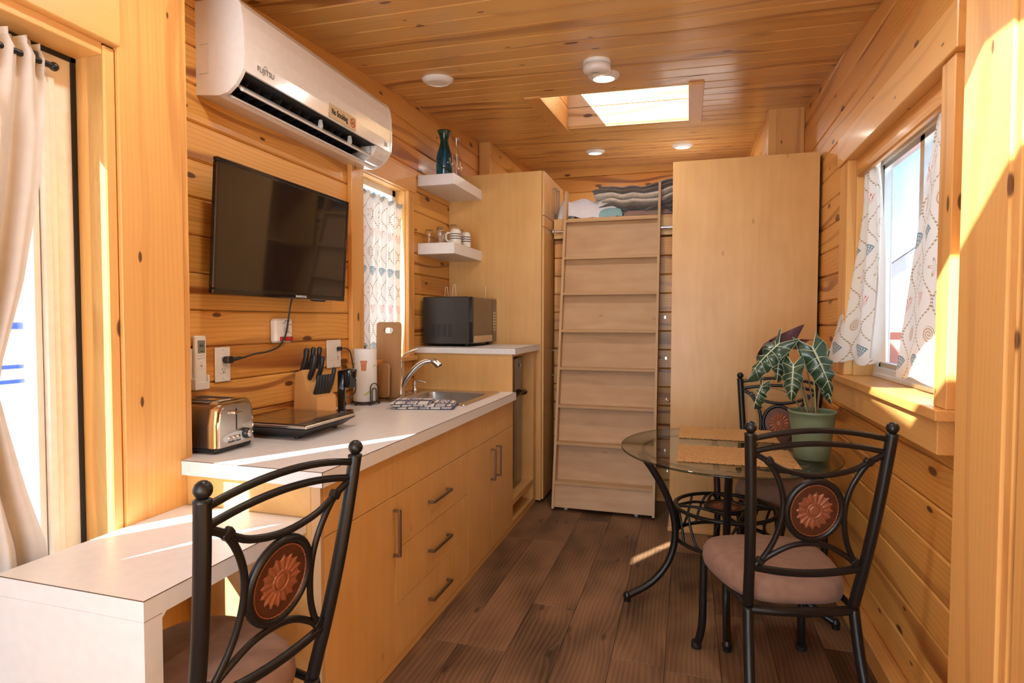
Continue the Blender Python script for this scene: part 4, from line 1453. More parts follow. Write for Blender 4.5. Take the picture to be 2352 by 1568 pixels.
# hooks on the back wall between ladder and wardrobe
hooks = [(-.165, 1.43), (-.155, 1.115), (-.148, .80), (-.135, .245)]
for (xx, zz), nm in zip(hooks, ('topmost small chrome hook on the boarded wall beside the ladder', 'second small chrome hook from the top beside the ladder', 'third small chrome hook from the top beside the ladder', 'lowest small chrome hook beside the ladder, seen through the table glass')):
    h = thing('wall_hook', nm, 'hook', (xx, YB, zz), group='chrome hooks on the back wall')
    obj('plate', MB().cbox(-.006, .006, -.004, 0, -.011, .011, .001), chrome, h)
    obj('peg', MB().tube([(0, -.003, 0), (0, -.030, 0), (0, -.034, .004)], .005, 8).lathe([(.007, -.036), (.007, -.031), (.004, -.029)], 12, axis='y'), chrome, h)

# wardrobe whose end panel faces the room, open cubbies towards the aisle
def wardrobe():
    r = thing('wardrobe', 'tall maple wardrobe end panel behind the glass table', 'wardrobe', (.33, 4.3, 0))
    x0, x1, y0, y1, zt = -.102, .768, 4.030, 4.660, 2.440
    wpart('end_panel', MB().cbox(x0, x1, y0, y0 + .019, .012, zt, .001), maple_z, r)
    c = MB().box(x0, x1, y1 - .019, y1, .012, zt).box(x0, x1, y0 + .019, y1 - .019, zt - .019, zt).box(x0 + .40, x0 + .42, y0 + .019, y1 - .019, .03, zt - .019)
    wpart('body', c, maple_z, r)
    for z in (.10, .62, 1.02, 1.42, 1.86): wpart('shelf', MB().box(x0 + .004, x0 + .40, y0 + .019, y1 - .019, z, z + .019), maple_y, r)
    d = wpart('drawer', MB().cbox(x0 - .001, x0 + .018, y0 + .022, y1 - .022, .645, 1.015, .001), maple_z, r)
    wpart('knob', MB().lathe([(.005, 0), (.005, -.014), (.012, -.018), (.012, -.024), (0, -.026)], 14, (x0 - .001, (y0 + y1) / 2, .83), axis='x'), chrome, d)
    b = MB()
    for p in ((x0 - .010, x0 + .6, y0 - .010, y0), (x0 - .010, x0, y0, y1)):
        b.cbox(*p, 0, .028, .003)
    b.cbox(x0 + .6, x1, y0 - .010, y0, 0, .028, .003)
    wpart('base_moulding', b, pine_tx, r)
wardrobe()

# sleeping loft
def loft():
    r = struct('platform_loft')
    r.name = 'loft_platform'  # platform of the sleeping loft: edge board and deck
    board(r, -1.045, .55, 4.690, 4.712, 2.062, 2.22, pine_tx, .003, 'loft_edge')
    obj('loft_deck', MB().box(-1.04, .56, 4.713, 6.74, 2.062, 2.10), birch_x, r)
loft()
mt = thing('mattress', 'white sheeted mattress in the sleeping loft', 'mattress', (-.25, 5.65, 2.10))
def pillow_box(mb, x0, x1, y0, y1, z0, z1, n=14, bump=.0):
    pass
def soft(x0, x1, y0, y1, z0, z1, amp=.012, seed=1, nu=40, nv=30):
    """rumpled soft slab, closed"""
    rnd = random.Random(seed)
    W = [(rnd.uniform(6, 22), rnd.uniform(6, 22), rnd.uniform(0, 6), rnd.uniform(.3, 1)) for _ in range(7)]
    def f(u, v):
        # wrap u over: bottom edge, front, top, back
        eu = min(1, 8 * u, 8 * (1 - u)); ev = min(1, 8 * v, 8 * (1 - v))
        e = sqrt(max(0, 1 - (1 - min(eu, 1)) ** 2)) * sqrt(max(0, 1 - (1 - min(ev, 1)) ** 2))
        x_, y_ = x0 + (x1 - x0) * u, y0 + (y1 - y0) * v
        h = sum(a * sin(k1 * x_ + k2 * y_ + p) for k1, k2, p, a in W) / 3
        return (x_, y_, z0 + (z1 - z0) * e + amp * h * e)
    return MB().grid(f, nu, nv)
wpart('mattress_body', MB().cbox(-1.03, .53, 4.72, 6.72, 2.101, 2.215, .02), sheet_white, mt)
sh = thing('bed_sheet', 'rumpled white top sheet at the loft edge', 'sheet', (-.85, 4.95, 2.2))
def drape(x0, x1, y0, y1, z0, zt, amp, seed, drop):
    rnd = random.Random(seed)
    W = [(rnd.uniform(5, 42), rnd.uniform(5, 42), rnd.uniform(0, 6), rnd.uniform(.3, 1)) for _ in range(8)]
    def f(u, v):
        x_, y_ = x0 + (x1 - x0) * u, y0 + (y1 - y0) * v
        h = sum(a * sin(k1 * x_ + k2 * y_ + p) for k1, k2, p, a in W) / 3
        e = min(1, v * 6)
        eu = min(1, u * 9, (1 - u) * 9)
        return (x_, y_ - .01 * (1 - e) + .006 * sin(x_ * 40) * (1 - e), z0 + (zt - z0) * (1 - (1 - e) ** 2) * (1 - (1 - eu) ** 2 * .5) + amp * h)
    return MB().grid(f, 48, 36)
wpart('sheet_cloth', drape(-1.02, -.55, 4.715, 5.35, 2.222, 2.385, .022, 3, .1), sheet_white, sh)
ts = thing('teal_sheet', 'teal and white printed sheet bunched under the folded blanket', 'sheet', (-.62, 4.85, 2.2))
wpart('sheet_cloth', drape(-.73, -.50, 4.714, 4.95, 2.222, 2.295, .016, 9, .1), sheet_teal, ts)
pw = thing('navy_pillow', 'dark navy pillow corner beside the ladder top', 'pillow', (-.95, 5.4, 2.27))
wpart('pillow_body', soft(-1.02, -.80, 5.37, 5.75, 2.22, 2.45, .006, 4), sheet_navy, pw)
wp = thing('white_duvet', 'thick white duvet heaped behind the folded blanket', 'duvet', (-.05, 5.6, 2.27))
wpart('duvet_cloth', soft(-.45, .50, 5.42, 6.3, 2.22, 2.60, .03, 8), sheet_white, wp)

def blanket():
    r = thing('folded_blanket', 'folded brown plush blanket with cream sherpa lining on the loft bed', 'blanket', (-.35, 4.95, 2.28))
    # serpentine fold seen from the front, thick layers
    rnd = random.Random(5)
    def layer(z, thick, x0, y0, y1, mat, name, seed, side):
        ph = seed * 1.7
        n = 44
        def wav(x_, k): return .014 * sin(x_ * 11 + ph) + .008 * sin(x_ * 23 + ph * 2) + .004 * sin(x_ * 41 + k)
        prof = []
        m = 12
        def f(u, v):
            x_ = x0 + (.50 - x0) * u
            e = min(1.0, u * 14)
            e = sqrt(1 - (1 - e) ** 2)
            a = 2 * pi * v
            sy_, sz_ = cos(a), sin(a)
            zz = z + .05 * u + wav(x_, 0) + thick * .5 * sz_ * (.25 + .75 * e)
            yy_ = (y0 + y1) / 2 + (y1 - y0) / 2 * (abs(sy_) ** .4) * (1 if sy_ > 0 else -1) + .010 * sin(x_ * 17 + ph) + .006 * sin(x_ * 45)
            return (x_, yy_, zz)
        return wpart(name, MB().grid(f, n, 24), mat, r)
    layer(2.262, .046, -.52, 4.74, 5.30, blanket_brown, 'brown_fold', 2, 0)
    layer(2.302, .046, -.69, 4.735, 5.28, blanket_brown, 'brown_fold', 1, 0)
    layer(2.340, .050, -.67, 4.72, 5.28, sherpa, 'sherpa_fold', 1.15, 0)
    layer(2.384, .056, -.73, 4.722, 5.30, sherpa, 'sherpa_fold', 1.3, 0)
    layer(2.424, .044, -.745, 4.735, 5.32, blanket_brown, 'brown_fold', 1.45, 0)
    layer(2.456, .050, -.70, 4.77, 5.36, blanket_brown, 'brown_fold', 1.6, 0)
blanket()
st = thing('striped_throw', 'brown ribbed throw tucked below the folded blanket', 'throw', (-.4, 4.8, 2.22))
wpart('throw_cloth', drape(-.49, -.12, 4.714, 5.0, 2.222, 2.270, .006, 12, .1), plain('ribbed_throw', (.30, .20, .16), .95, bump=(200, .5, .004)), st)

# ------------------------------------------------------------------ television
def television():
    r = thing('television', 'flat black television mounted on the kitchen wall', 'television', (-1.72, 2.255, 1.5))
    w, h = .893, .513
    tilt = radians(3.6)
    r.rotation_euler = (0, tilt, 0)
    # local: x out of the wall, y along it, z up from the lower edge
    obj('back_shell', MB().cbox(-.030, -.008, -w / 2 + .01, w / 2 - .01, .01, h - .01, .008).cbox(-.052, -.031, -.25, .25, .05, h - .14, .01), black_plastic, r)
    b = MB(); t = .0165
    for (p, q, s, u) in ((-w / 2, w / 2, 0, .021), (-w / 2, w / 2, h - t, h), (-w / 2, -w / 2 + t, .021, h - t), (w / 2 - t, w / 2, .021, h - t)):
        b.cbox(-.018, .004, p, q, s, u, .0035)
    obj('bezel', b, black_gloss, r)
    obj('screen', MB().box(-.007, .0, -w / 2 + t, w / 2 - t, .021, h - t), screen_m, r)
    obj('sensor', MB().prism([(-.045, -.008), (.045, -.008), (.06, .0), (-.06, .0)], -.012, .0, 'x'), black_plastic, r, (0, .23, 0))
    text_mesh('brand_lettering', 'SAMSUNG', .014, plain('silver_ink', (.6, .6, .6), .3), r, (.0045, .085, .0105), (pi / 2, 0, pi / 2), sx=1.25, bold=.0004)
    obj('wall_bracket', MB().cbox(-.110, -.053, -.14, .14, .14, .34, .003), black_metal, r)
television()

# ------------------------------------------------------------------ mini split air conditioner
def air_con():
    r = thing('air_conditioner', 'white wall air conditioner with open louvre above the television', 'air conditioner', (XL, 2.44, 2.26))
    y0, y1 = -.56, .575
    # section: (distance from wall, height)
    shell = [(0.0, .012), (.105, .0), (.150, .008)]
    up = [(.195, .052), (.205, .064)]
    face = [(.2195, .085), (.2235, .14), (.224, .20), (.221, .27), (.213, .325), (.195, .352)]
    top = [(.16, .365), (0.0, .365)]
    # body behind the outlet: bottom pan + back + top + ends
    t = .006
    body = MB()
    body.prism([(0, .012), (.100, 0), (.122, .006), (.118, .012), (.100, .007), (.006, .018), (.006, .359), (.16, .359), (.16, .365), (0, .365)], y0 + .004, y1 - .004, 'y')
    obj('casing', body, ac_white, r)
    endp = [(0, .012), (.105, 0), (.150, .008), (.183, .032), (.205, .060), (.2215, .088), (.226, .14), (.226, .20), (.223, .27), (.214, .328), (.196, .354), (.16, .366), (0, .366)]
    for a, b in ((y0 - .012, y0 + .004), (y1 - .004, y1 + .012)):
        obj('end_cap', MB().prism(endp, a, b, 'y'), ac_white, r)
    front_ = face + [(.19, .352), (.212, .27), (.2155, .20), (.215, .14), (.211, .09)]
    pf = face + [(x_ - .008, z_) for x_, z_ in face[::-1]]
    obj('front_panel', MB().prism(pf, y0 + .006, y1 - .006, 'y', smooth=False), ac_white, r)
    # outlet cavity
    obj('outlet_cavity', MB().box(.05, .06, y0 + .01, y1 - .14, .02, .085).add([(.06, y0 + .01, .085), (.06, y1 - .14, .085), (.21, y1 - .14, .088), (.21, y0 + .01, .088)], [(0, 1, 2, 3)]).add([(.055, y0 + .01, .02), (.055, y1 - .14, .02), (.118, y1 - .14, .0125), (.118, y0 + .01, .0125)], [(3, 2, 1, 0)]), dark_in, r)
    obj('control_pod', MB().prism([(.06, .012), (.150, .009), (.184, .034), (.205, .062), (.216, .086), (.06, .086)], y1 - .14, y1 - .006, 'y'), ac_white, r)
    obj('lip', MB().tube([(.122, y0 + .01, .009), (.122, y1 - .15, .009)], .0045, 8).tube([(.214, y0 + .01, .087), (.214, y1 - .15, .087)], .004, 8), grey_plastic, r)
    vane = MB().prism([(.146, .056), (.150, .060), (.186, .030), (.182, .024), (.174, .025)], y0 + .03, y1 - .155, 'y')
    obj('louvre', vane, ac_white, r)
    vane2 = MB().prism([(.108, .020), (.112, .024), (.146, .004), (.140, -.001), (.128, .003)], y0 + .03, y1 - .152, 'y')
    obj('louvre', vane2, ac_white, r)
    for yy_ in (-.02, .23, .415):
        obj('louvre_arm', MB().prism([(.160, .045), (.176, .036), (.184, .050), (.180, .080), (.166, .080)], yy_, yy_ + .010, 'y'), grey_plastic, r)
    for k in range(14):
        yy_ = y0 + .08 + k * .065
        if yy_ < y1 - .16: obj('air_fin', MB().prism([(.075, .028), (.140, .040), (.170, .078), (.075, .080)], yy_, yy_ + .003, 'y'), black_plastic, r)
    g = MB()
    for k in range(60):
        yy_ = y0 + .03 + k * .0158
        if yy_ < y1 - .16: g.box(.060, .064, yy_, yy_ + .005, .022, .084)
    gg = obj('fan_grille', g, black_satin, r); gg['kind'] = 'stuff'
    obj('display_window', MB().add([(.1765, y1 - .085, .0270), (.1765, y1 - .04, .0270), (.1965, y1 - .04, .0500), (.1965, y1 - .085, .0500)], [(0, 1, 2, 3)]), grey_plastic, r)
    obj('end_slot', MB().tube(smooth_path([(.02, y0 - .0125, .20), (.055, y0 - .0125, .20), (.062, y0 - .0125, .19), (.062, y0 - .0125, .10), (.055, y0 - .0125, .09), (.02, y0 - .0125, .09)]), .0012, 5), grey_plastic, r)
    # face lettering and the sticker; face is almost upright at x=.224
    F = lambda y_, z_, dx=.0006: (.2236 + dx, y_, z_)
    text_mesh('brand_lettering', 'FUJITSU', .029, ink_grey, r, F(-.45, .118), (pi / 2, 0, pi / 2), sx=1.0)
    obj('brand_mark', MB().tube(smooth_path([F(-.462, .132), F(-.455, .142), F(-.446, .138), F(-.442, .131)]), .0010, 5), ink_grey, r)
    sy, sz = .095, .1225
    s = obj('sticker', MB().cbox(.2238, .2246, -.115 + sy, .115 + sy, -.032 + sz, .032 + sz, .0003), sticker_m, r, label='gold no smoking sticker')
    text_mesh('sticker_lettering', 'No Smoking', .0385, ink_black, s, (.2250, sy - .029, sz), (pi / 2, 0, pi / 2), sx=.70, bold=.0011)
    c = (.2249, sy + .085, sz)
    obj('sticker_symbol', MB().lathe([(.0185, -.0002), (.0225, -.0002), (.0225, .0006), (.0185, .0006), (.0185, -.0002)], 28, c, axis='x', ends=False)
        .prism([(c[1] - .0165, c[2] + .0125), (c[1] - .0125, c[2] + .0165), (c[1] + .0165, c[2] - .0125), (c[1] + .0125, c[2] - .0165)], .2247, .2256, 'x'), ink_red, s)
    obj('sticker_cigarette', MB().box(.2247, .2253, c[1] - .014, c[1] + .010, c[2] - .006, c[2] - .001).tube(smooth_path([(.225, c[1] + .010, c[2] + .001), (.225, c[1] + .006, c[2] + .006), (.225, c[1] + .012, c[2] + .009), (.225, c[1] + .008, c[2] + .013)]), .0008, 4), ink_black, s)
    # small print at the far lower corner: three short grey lines
    for k, (a, b) in enumerate(((.50, .532), (.503, .536), (.500, .538))):
        obj('fine_print', MB().box(.2232, .2240, a, b, .122 - k * .008, .1245 - k * .008), ink_grey, r)
air_con()

# ------------------------------------------------------------------ ceiling lamps and smoke alarm
LAMP_W = 5.0
def downlight(x_, y_, on, label, rad=.096):
    r = thing('ceiling_light', label, 'ceiling light', (x_, y_, cz(x_, y_)), group='round white downlights')
    r.rotation_euler = (TX, TYR, 0)
    k = rad / .098
    obj('trim_ring', MB().lathe([(.098 * k, 0), (.097 * k, -.006), (.085 * k, -.018), (.068 * k, -.026), (.064 * k, -.026), (.062 * k, -.020)], 36), white_plastic, r)
    obj('diffuser', MB().lathe([(.063 * k, -.021), (.045 * k, -.0225), (0, -.023)], 32, ends=False), lamp_on if on else lamp_off, r)
    if on:
        d = bpy.data.lights.new('lamp', 'AREA'); d.shape = 'DISK'; d.size = .12 * k; d.energy = LAMP_W; d.color = (1.0, .95, .88)
        l = bpy.data.objects.new('lamp', d); COL.objects.link(l); l.parent = r; l.location = (0, 0, -.027)
downlight(-.491, 3.545, True, 'lit round downlight right behind the smoke alarm')
downlight(-1.461, 3.329, False, 'unlit round downlight near the air conditioner')
downlight(-.881, 5.787, True, 'lit downlight over the loft, the one nearer the pantry')
downlight(-.062, 5.749, True, 'lit downlight over the loft, the one nearer the wardrobe')
downlight(-1.10, 1.45, True, 'unseen fill downlight added over the near end of the counter')  # lamp out of view, added to brighten the kitchen
downlight(.05, 1.75, True, 'unseen fill downlight added over the aisle at the near end')  # another added lamp out of view, for fill over the aisle
downlight(-.95, -.75, True, 'unseen fill downlight added behind the camera')  # added fill lamp at the unseen end of the room
sm = thing('smoke_alarm', 'white round smoke alarm on the pine ceiling', 'smoke alarm', (-.496, 3.299, cz(-.496, 3.299)))
sm.rotation_euler = (TX, TYR, 0)
obj('base_plate', MB().lathe([(.075, 0), (.076, -.016), (.070, -.018)], 36), white_plastic, sm)
obj('vent_ring', MB().lathe([(.069, -.018), (.069, -.024)], 32, ends=False), grey_plastic, sm)
obj('cover', MB().lathe([(.072, -.024), (.077, -.027), (.077, -.050), (.068, -.060), (.02, -.0615), (0, -.0615)], 36), white_plastic, sm)
obj('fine_print', MB().box(-.03, .012, -.012, -.010, -.0622, -.0614).box(-.03, .02, -.006, -.004, -.0622, -.0614).box(-.024, .01, 0, .002, -.0622, -.0614), ink_grey, sm)

# ------------------------------------------------------------------ things on the counter
ZC = .9273
def toaster():
    r = thing('toaster', 'chrome two slot toaster at the near end of the counter', 'toaster', (-1.700, 1.757, ZC), radians(0))
    # local: x towards the room (control end), y across
    L, Wd, Hh = .118, .094, .182
    def sec(s=1.0, top=Hh, w=Wd):
        # cross-section in y-z with rounded shoulders, a little narrower at the top
        pts = [(-w * s, .022), (w * s, .022), (w * s * .995, .10), (w * .93 * s, top - .035)]
        for k in range(7):
            a = pi / 2 * k / 6; pts.append((w * .93 * s - .034 + .034 * cos(a), top - .034 + .034 * sin(a)))
        for k in range(7):
            a = pi / 2 + pi / 2 * k / 6; pts.append((-w * .93 * s + .034 + .034 * cos(a), top - .034 + .034 * sin(a)))
        pts += [(-w * .93 * s, top - .035), (-w * s * .995, .10)]
        return pts
    obj('body', MB().prism(sec(.985), -L, L - .028, 'x', smooth=False), steel, r)
    obj('end_cap', MB().prism(sec(1.01, Hh + .004), L - .028, L, 'x').prism(sec(.96, Hh - .004), L, L + .010, 'x'), chrome, r)
    obj('face_plate', MB().prism(sec(.86, Hh - .014), L + .010, L + .013, 'x'), steel, r)
    obj('base', MB().cbox(-L - .004, L + .002, -Wd + .004, Wd - .004, 0.004, .0225, .006), black_plastic, r)
    for a in (-.045, .045): obj('bread_slot', MB().cbox(-L + .03, L - .05, a - .020, a + .020, Hh - .004, Hh + .0012, .001), dark_in, r)
    obj('slot_frame', MB().cbox(-L + .018, L - .04, -.075, .075, Hh - .002, Hh + .0006, .0005), chrome, r)
    obj('lever_track', MB().box(L + .0125, L + .0138, -.0025, .0025, .075, Hh - .028), dark_in, r)
    lv = obj('lever', MB().cbox(L + .012, L + .030, -.028, .010, Hh - .046, Hh - .037, .003), chrome, r)
    pn = [(-.070, .040), (.030, .036), (.062, .036), (.066, .062), (.045, .082), (0, .074), (-.070, .058)]
    pn = [(.066 * cos(2 * pi * k / 28), .050 + .019 * sin(2 * pi * k / 28)) for k in range(28)]
    obj('control_panel', MB().prism(pn, L + .012, L + .0155, 'x'), grey_plastic, r)
    for a in (-.040, -.018, .004): obj('button', MB().lathe([(.0075, 0), (.0085, .002), (.0072, .004), (0, .0045)], 16, (L + .0155, a, .052), axis='x'), chrome, r)
    k = obj('dial', MB().lathe([(.020, 0), (.020, .006), (.0165, .022), (0, .0225)], 22, (L + .0150, .043, .056), axis='x'), black_plastic, r)
    obj('dial_cap', MB().lathe([(.0145, .0222), (.0135, .0238), (0, .024)], 18, (L + .0150, .043, .056), axis='x'), steel, k)
    text_mesh('brand_lettering', 'Hamilton Beach', .0098, ink_black, r, (L + .0158, -.014, .0375), (pi / 2, 0, pi / 2), sx=1.0, bold=.0002)
    obj('crumb_handle', MB().cbox(-.02, .02, Wd - .01, Wd + .022, .006, .018, .004), black_plastic, r, (L - .04, 0, 0))
toaster()

def cooktop():
    r = thing('induction_cooktop', 'black glass portable induction cooktop behind the toaster', 'cooktop', (-1.603, 2.130, ZC))
    hx, hy, zt = .187, .178, .066
    obj('body', MB().add([(-hx + .03, -hy + .03, .012), (hx - .05, -hy + .03, .012), (hx - .05, hy - .03, .012), (-hx + .03, hy - .03, .012), (-hx, -hy, .046), (hx, -hy, .046), (hx, hy, .046), (-hx, hy, .046)],
        [(0, 3, 2, 1), (4, 5, 6, 7), (0, 1, 5, 4), (1, 2, 6, 5), (2, 3, 7, 6), (3, 0, 4, 7)]), black_plastic, r)
    obj('trim_band', MB().cbox(-hx, hx, -hy, hy, .0465, .061, .003), steel, r)
    g = obj('glass_plate', MB().cbox(-hx + .003, hx - .003, -hy + .003, hy - .003, .0612, .066, .002), black_gloss, r)
    obj('heat_ring', MB().lathe([(.098, .0662), (.100, .0664), (.102, .0662)], 40, (-.03, .02, 0), ends=False), ink_grey, g)
    for a in (-1, 1):
        for b in (-1, 1): obj('foot', MB().lathe([(.011, 0), (.012, .004), (.010, .0135)], 12, (a * (hx - .075), b * (hy - .05), 0)), rubber, r)
    obj('control_strip', MB().box(hx - .055, hx - .012, -hy + .02, hy - .02, .0660, .0663), black_satin, r)
cooktop()

def knife_block():
    r = thing('knife_block', 'pale wooden knife block full of black handled knives', 'knife block', (-1.735, 2.455, ZC), radians(-14))
    # block leans away; local x towards the room
    pl = [(-.075, 0), (.070, 0), (.070, .092), (.018, .118), (-.020, .188)]
    obj('block', MB().prism([(-.078, 0), (.088, 0), (.088, .112), (.020, .142), (-.014, .236), (-.060, .220)], -.058, .058, 'y'), block_wood, r)
    def handle(p, d, l, s=1.0, n='knife_handle'):
        P0 = Vector(p); D = Vector(d).normalized()
        pts = [P0 + D * (l * t) for t in (0, .15, .4, .7, .92, 1.0)]
        off = [0, .002, .005, .003, -.003, -.005]
        Nn = Vector((D.z, 0, -D.x))
        pts = [q + Nn * (o * s) for q, o in zip(pts, off)]
        k = thing('kitchen_knife', '', 'knife') if False else None
        return MB().tube(pts, [.0095 * s, .012 * s, .0125 * s, .011 * s, .0125 * s, .008 * s], 10, flat=1.0)
    return r, handle
kb, khandle = knife_block()
def knife(p, d, l, s, label):
    o = thing('kitchen_knife', label, 'knife', kb.location, kb.rotation_euler.z, 'black handled knives in the wooden block')
    obj('handle', khandle(p, d, l, s), knife_blk, o)
    P = Vector(p); D = Vector(d).normalized()
    obj('blade', MB().tube([P - D * .055, P - D * .02, P + D * .004], [.002, .004, .0045], 6, flat=.5), steel, o)
up = (.36, 0, .93)
big = [((-.046, -.034, .216), .130, 1.15, 'largest knife handle at the back corner of the wooden block'), ((-.040, 0, .220), .130, 1.0, 'middle knife handle in the back row of the block'), ((-.036, .036, .222), .128, 1.0, 'back row knife handle nearest the wall socket'),
       ((.000, -.026, .190), .125, 1.1, 'thick knife handle in the second row of the block'), ((.004, .020, .186), .120, .95, 'slim knife handle in the second row of the block'), ((.050, .046, .122), .130, .85, 'lone slim knife handle at the front edge of the block')]
for p, l, s, lab in big: knife(p, up, l, s, lab)
slab_ = ['steak knife handle at the aisle end of the low front row', 'second steak knife handle of the low front row', 'third steak knife handle of the low front row', 'fourth steak knife handle of the low front row', 'fifth steak knife handle of the low front row', 'last steak knife handle of the low row, by the can opener']
for k in range(6):
    knife((.058, -.046 + k * .0165, .120), (.34, 0, .94), .100, .78, slab_[k])

can = thing('can_opener', 'black electric can opener standing behind the cooktop', 'can opener', (-1.672, 2.600, ZC), radians(20))
obj('stand', MB().cbox(-.018, .018, -.020, .020, .0, .222, .006), black_gloss, can)
obj('foot', MB().cbox(-.05, .05, -.045, .045, 0, .018, .006), black_gloss, can)
obj('motor_head', MB().lathe([(.026, .135), (.031, .150), (.035, .212), (.036, .220), (.033, .228), (0, .230)], 24, (.040, .0, 0)), black_gloss, can)
obj('badge', MB().box(.0730, .0755, -.010, .010, .180, .187), grey_plastic, can)

def paper_towel():
    r = thing('paper_towel_holder', 'bronze wire paper towel stand with a looped arm', 'paper towel holder', (-1.752, 2.960, ZC))
    n = 40
    ring = [(.078 * cos(2 * pi * k / n), .078 * sin(2 * pi * k / n), .013) for k in range(n)]
    obj('base_ring', MB().tube(ring, .0035, 8, closed=True), rack_metal, r)
    obj('inner_ring', MB().tube([(p[0] * .82, p[1] * .82, .016) for p in ring], .0025, 6, closed=True), rack_metal, r)
    for a in (20, 140, 260, 320): obj('ball_foot', MB().ball((.078 * cos(radians(a)), .078 * sin(radians(a)), .0085), .0085, 12), rack_metal, r)
    a0 = Vector((cos(radians(-22)), sin(radians(-22)), 0)); t = Vector((-a0.y, a0.x, 0))
    for w, h, nm in ((.026, .122, 'outer_loop'), (.014, .095, 'inner_loop')):
        c = a0 * .080
        P = [c - t * w + Vector((0, 0, .014)), c - t * w + Vector((0, 0, h - w))]
        P += [c + t * (-w * cos(pi * k / 8)) + Vector((0, 0, h - w + w * sin(pi * k / 8))) for k in range(1, 8)]
        P += [c + t * w + Vector((0, 0, h - w)), c + t * w + Vector((0, 0, .014))]
        obj(nm, MB().tube(P, .003, 8), rack_metal, r)
    obj('post', MB().tube([(0, 0, .014), (0, 0, .33)], .004, 8), rack_metal, r)
    p = thing('paper_towel_roll', 'white paper towel roll printed with a flower pot', 'paper towel', (-1.752, 2.960, ZC + .0175))
    obj('roll', MB().lathe([(.020, 0), (.064, .0), (.0655, .004), (.0655, .292), (.064, .296), (.020, .296), (.020, 0)], 48, ends=False), paper_m, p)
    def wrap(poly, zc, tc):
        """print that lies on the roll's curve"""
        mb = MB(); R_ = .0661
        def q(a, b): return (R_ * cos(tc + a / R_), R_ * sin(tc + a / R_), zc + b)
        for (x0_, x1_, z0_, z1_, tp) in poly:
            n_ = 6
            vs_ = []
            for i in range(n_ + 1):
                tt = i / n_
                vs_ += [q((x0_ + (x1_ - x0_) * tt), z0_), q((x0_ + (x1_ - x0_) * tt) * tp, z1_)]
            mb.add(vs_, [(2 * i, 2 * i + 2, 2 * i + 3, 2 * i + 1) for i in range(n_)], 0, True)
        return mb
    tc = radians(-66)
    obj('pot_print', wrap([(-.013, .013, -.030, .012, 1.25), (-.019, .019, .013, .027, 1.0)], .205, tc), terracotta, p)
    for dz, da in ((.048, .25), (.040, .12), (.055, .4), (.20, .95), (.066, -.9), (.21, -.95)):
        obj('leaf_print', wrap([(-.014, .014, -.003, .003, .4), (-.004, .018, .002, .007, .6)], dz, tc + da), leaf_print, p)
paper_towel()

def cutting_boards():
    # boards lean against the window stool
    r = thing('cutting_board', 'tall bamboo cutting board with a handle slot below the window', 'cutting board', (-1.752, 3.222, ZC + .007), radians(-14))
    w, h, t = .095, .455, .015
    ol = []
    def rrect(hw, z0, z1, rad, n=5):
        o = []
        for cx, cz_, s in ((hw - rad, z1 - rad, 0), (-hw + rad, z1 - rad, 1), (-hw + rad, z0 + rad, 2), (hw - rad, z0 + rad, 3)):
            for k in range(n + 1):
                a = pi / 2 * (s + k / n); o.append((cx + rad * cos(a), cz_ + rad * sin(a)))
        return o
    out = rrect(w, 0, h, .022); hole = rrect(.038, h - .068, h - .034, .016)
    n = len(out)
    mb = MB()
    for yv, fl in ((-t / 2, 0), (t / 2, 1)):
        vs_ = [(a, yv, b) for a, b in out + hole]
        # bridge ring between outline and hole
        fs = []
        for k in range(n):
            f = (k, (k + 1) % n, n + (k + 1) % n, n + k)
            fs.append(f if fl else f[::-1])
        mb.add(vs_, fs)
    for lp, fl in ((out, 1), (hole, 0)):
        vs_ = [(a, -t / 2, b) for a, b in lp] + [(a, t / 2, b) for a, b in lp]
        mb.add(vs_, [((k, (k + 1) % n, n + (k + 1) % n, n + k) if fl else (n + k, n + (k + 1) % n, (k + 1) % n, k)) for k in range(n)])
    o = obj('board', mb, bamboo, r, (0, 0, .002), (radians(-2), 0, 0))
    r2 = thing('small_cutting_board', 'short bamboo cutting board in front of the tall one', 'cutting board', (-1.782, 3.178, ZC + .007), radians(-14))
    obj('board', MB().prism(rrect(.072, 0, .205, .02), -.009, .009, 'y'), bamboo, r2, (0, 0, .002), (radians(-2), 0, 0))
    obj('slot', MB().prism(rrect(.005, .06, .14, .004), -.0098, -.0088, 'y'), plain('bamboo_groove', (.25, .12, .05), .7), r2, (-.03, 0, .002))
cutting_boards()

def towel():
    r = thing('dish_towel', 'folded navy and white checked dish towel beside the sink', 'towel', (-1.395, 2.965, ZC), radians(14))
    for i, (x0, x1, y0, y1, z0, t, sd_) in enumerate(((-.150, .185, -.125, .105, .001, .012, 1), (-.155, .17, -.120, .10, .012, .012, 2), (-.16, .06, -.115, .10, .023, .013, 3))):
        rnd = random.Random(sd_)
        W = [(rnd.uniform(10, 40), rnd.uniform(10, 40), rnd.uniform(0, 6)) for _ in range(4)]
        def f(u, v):
            a = 2 * pi * v
            yy_ = (y0 + y1) / 2 + (y1 - y0) / 2 * (abs(cos(a)) ** .25) * (1 if cos(a) > 0 else -1)
            e = min(1, u * 18, (1 - u) * 18)
            xx = x0 + (x1 - x0) * u
            hh = sum(sin(k1 * xx + k2 * yy_ + p) for k1, k2, p in W) * .0012
            sg = sin(a)
            zz = z0 + t / 2 + t / 2 * (abs(sg) ** .5) * (1 if sg > 0 else -1) * (.3 + .7 * e) + (hh if sg > 0 else 0)
            return (xx, yy_ + .004 * sin(xx * 30 + sd_), max(.0005, zz))
        obj('fold', MB().grid(f, 40, 28, uvfn=lambda u, v: (u * (x1 - x0) + .03 * sd_, v * .46)), towel_m, r)
towel()

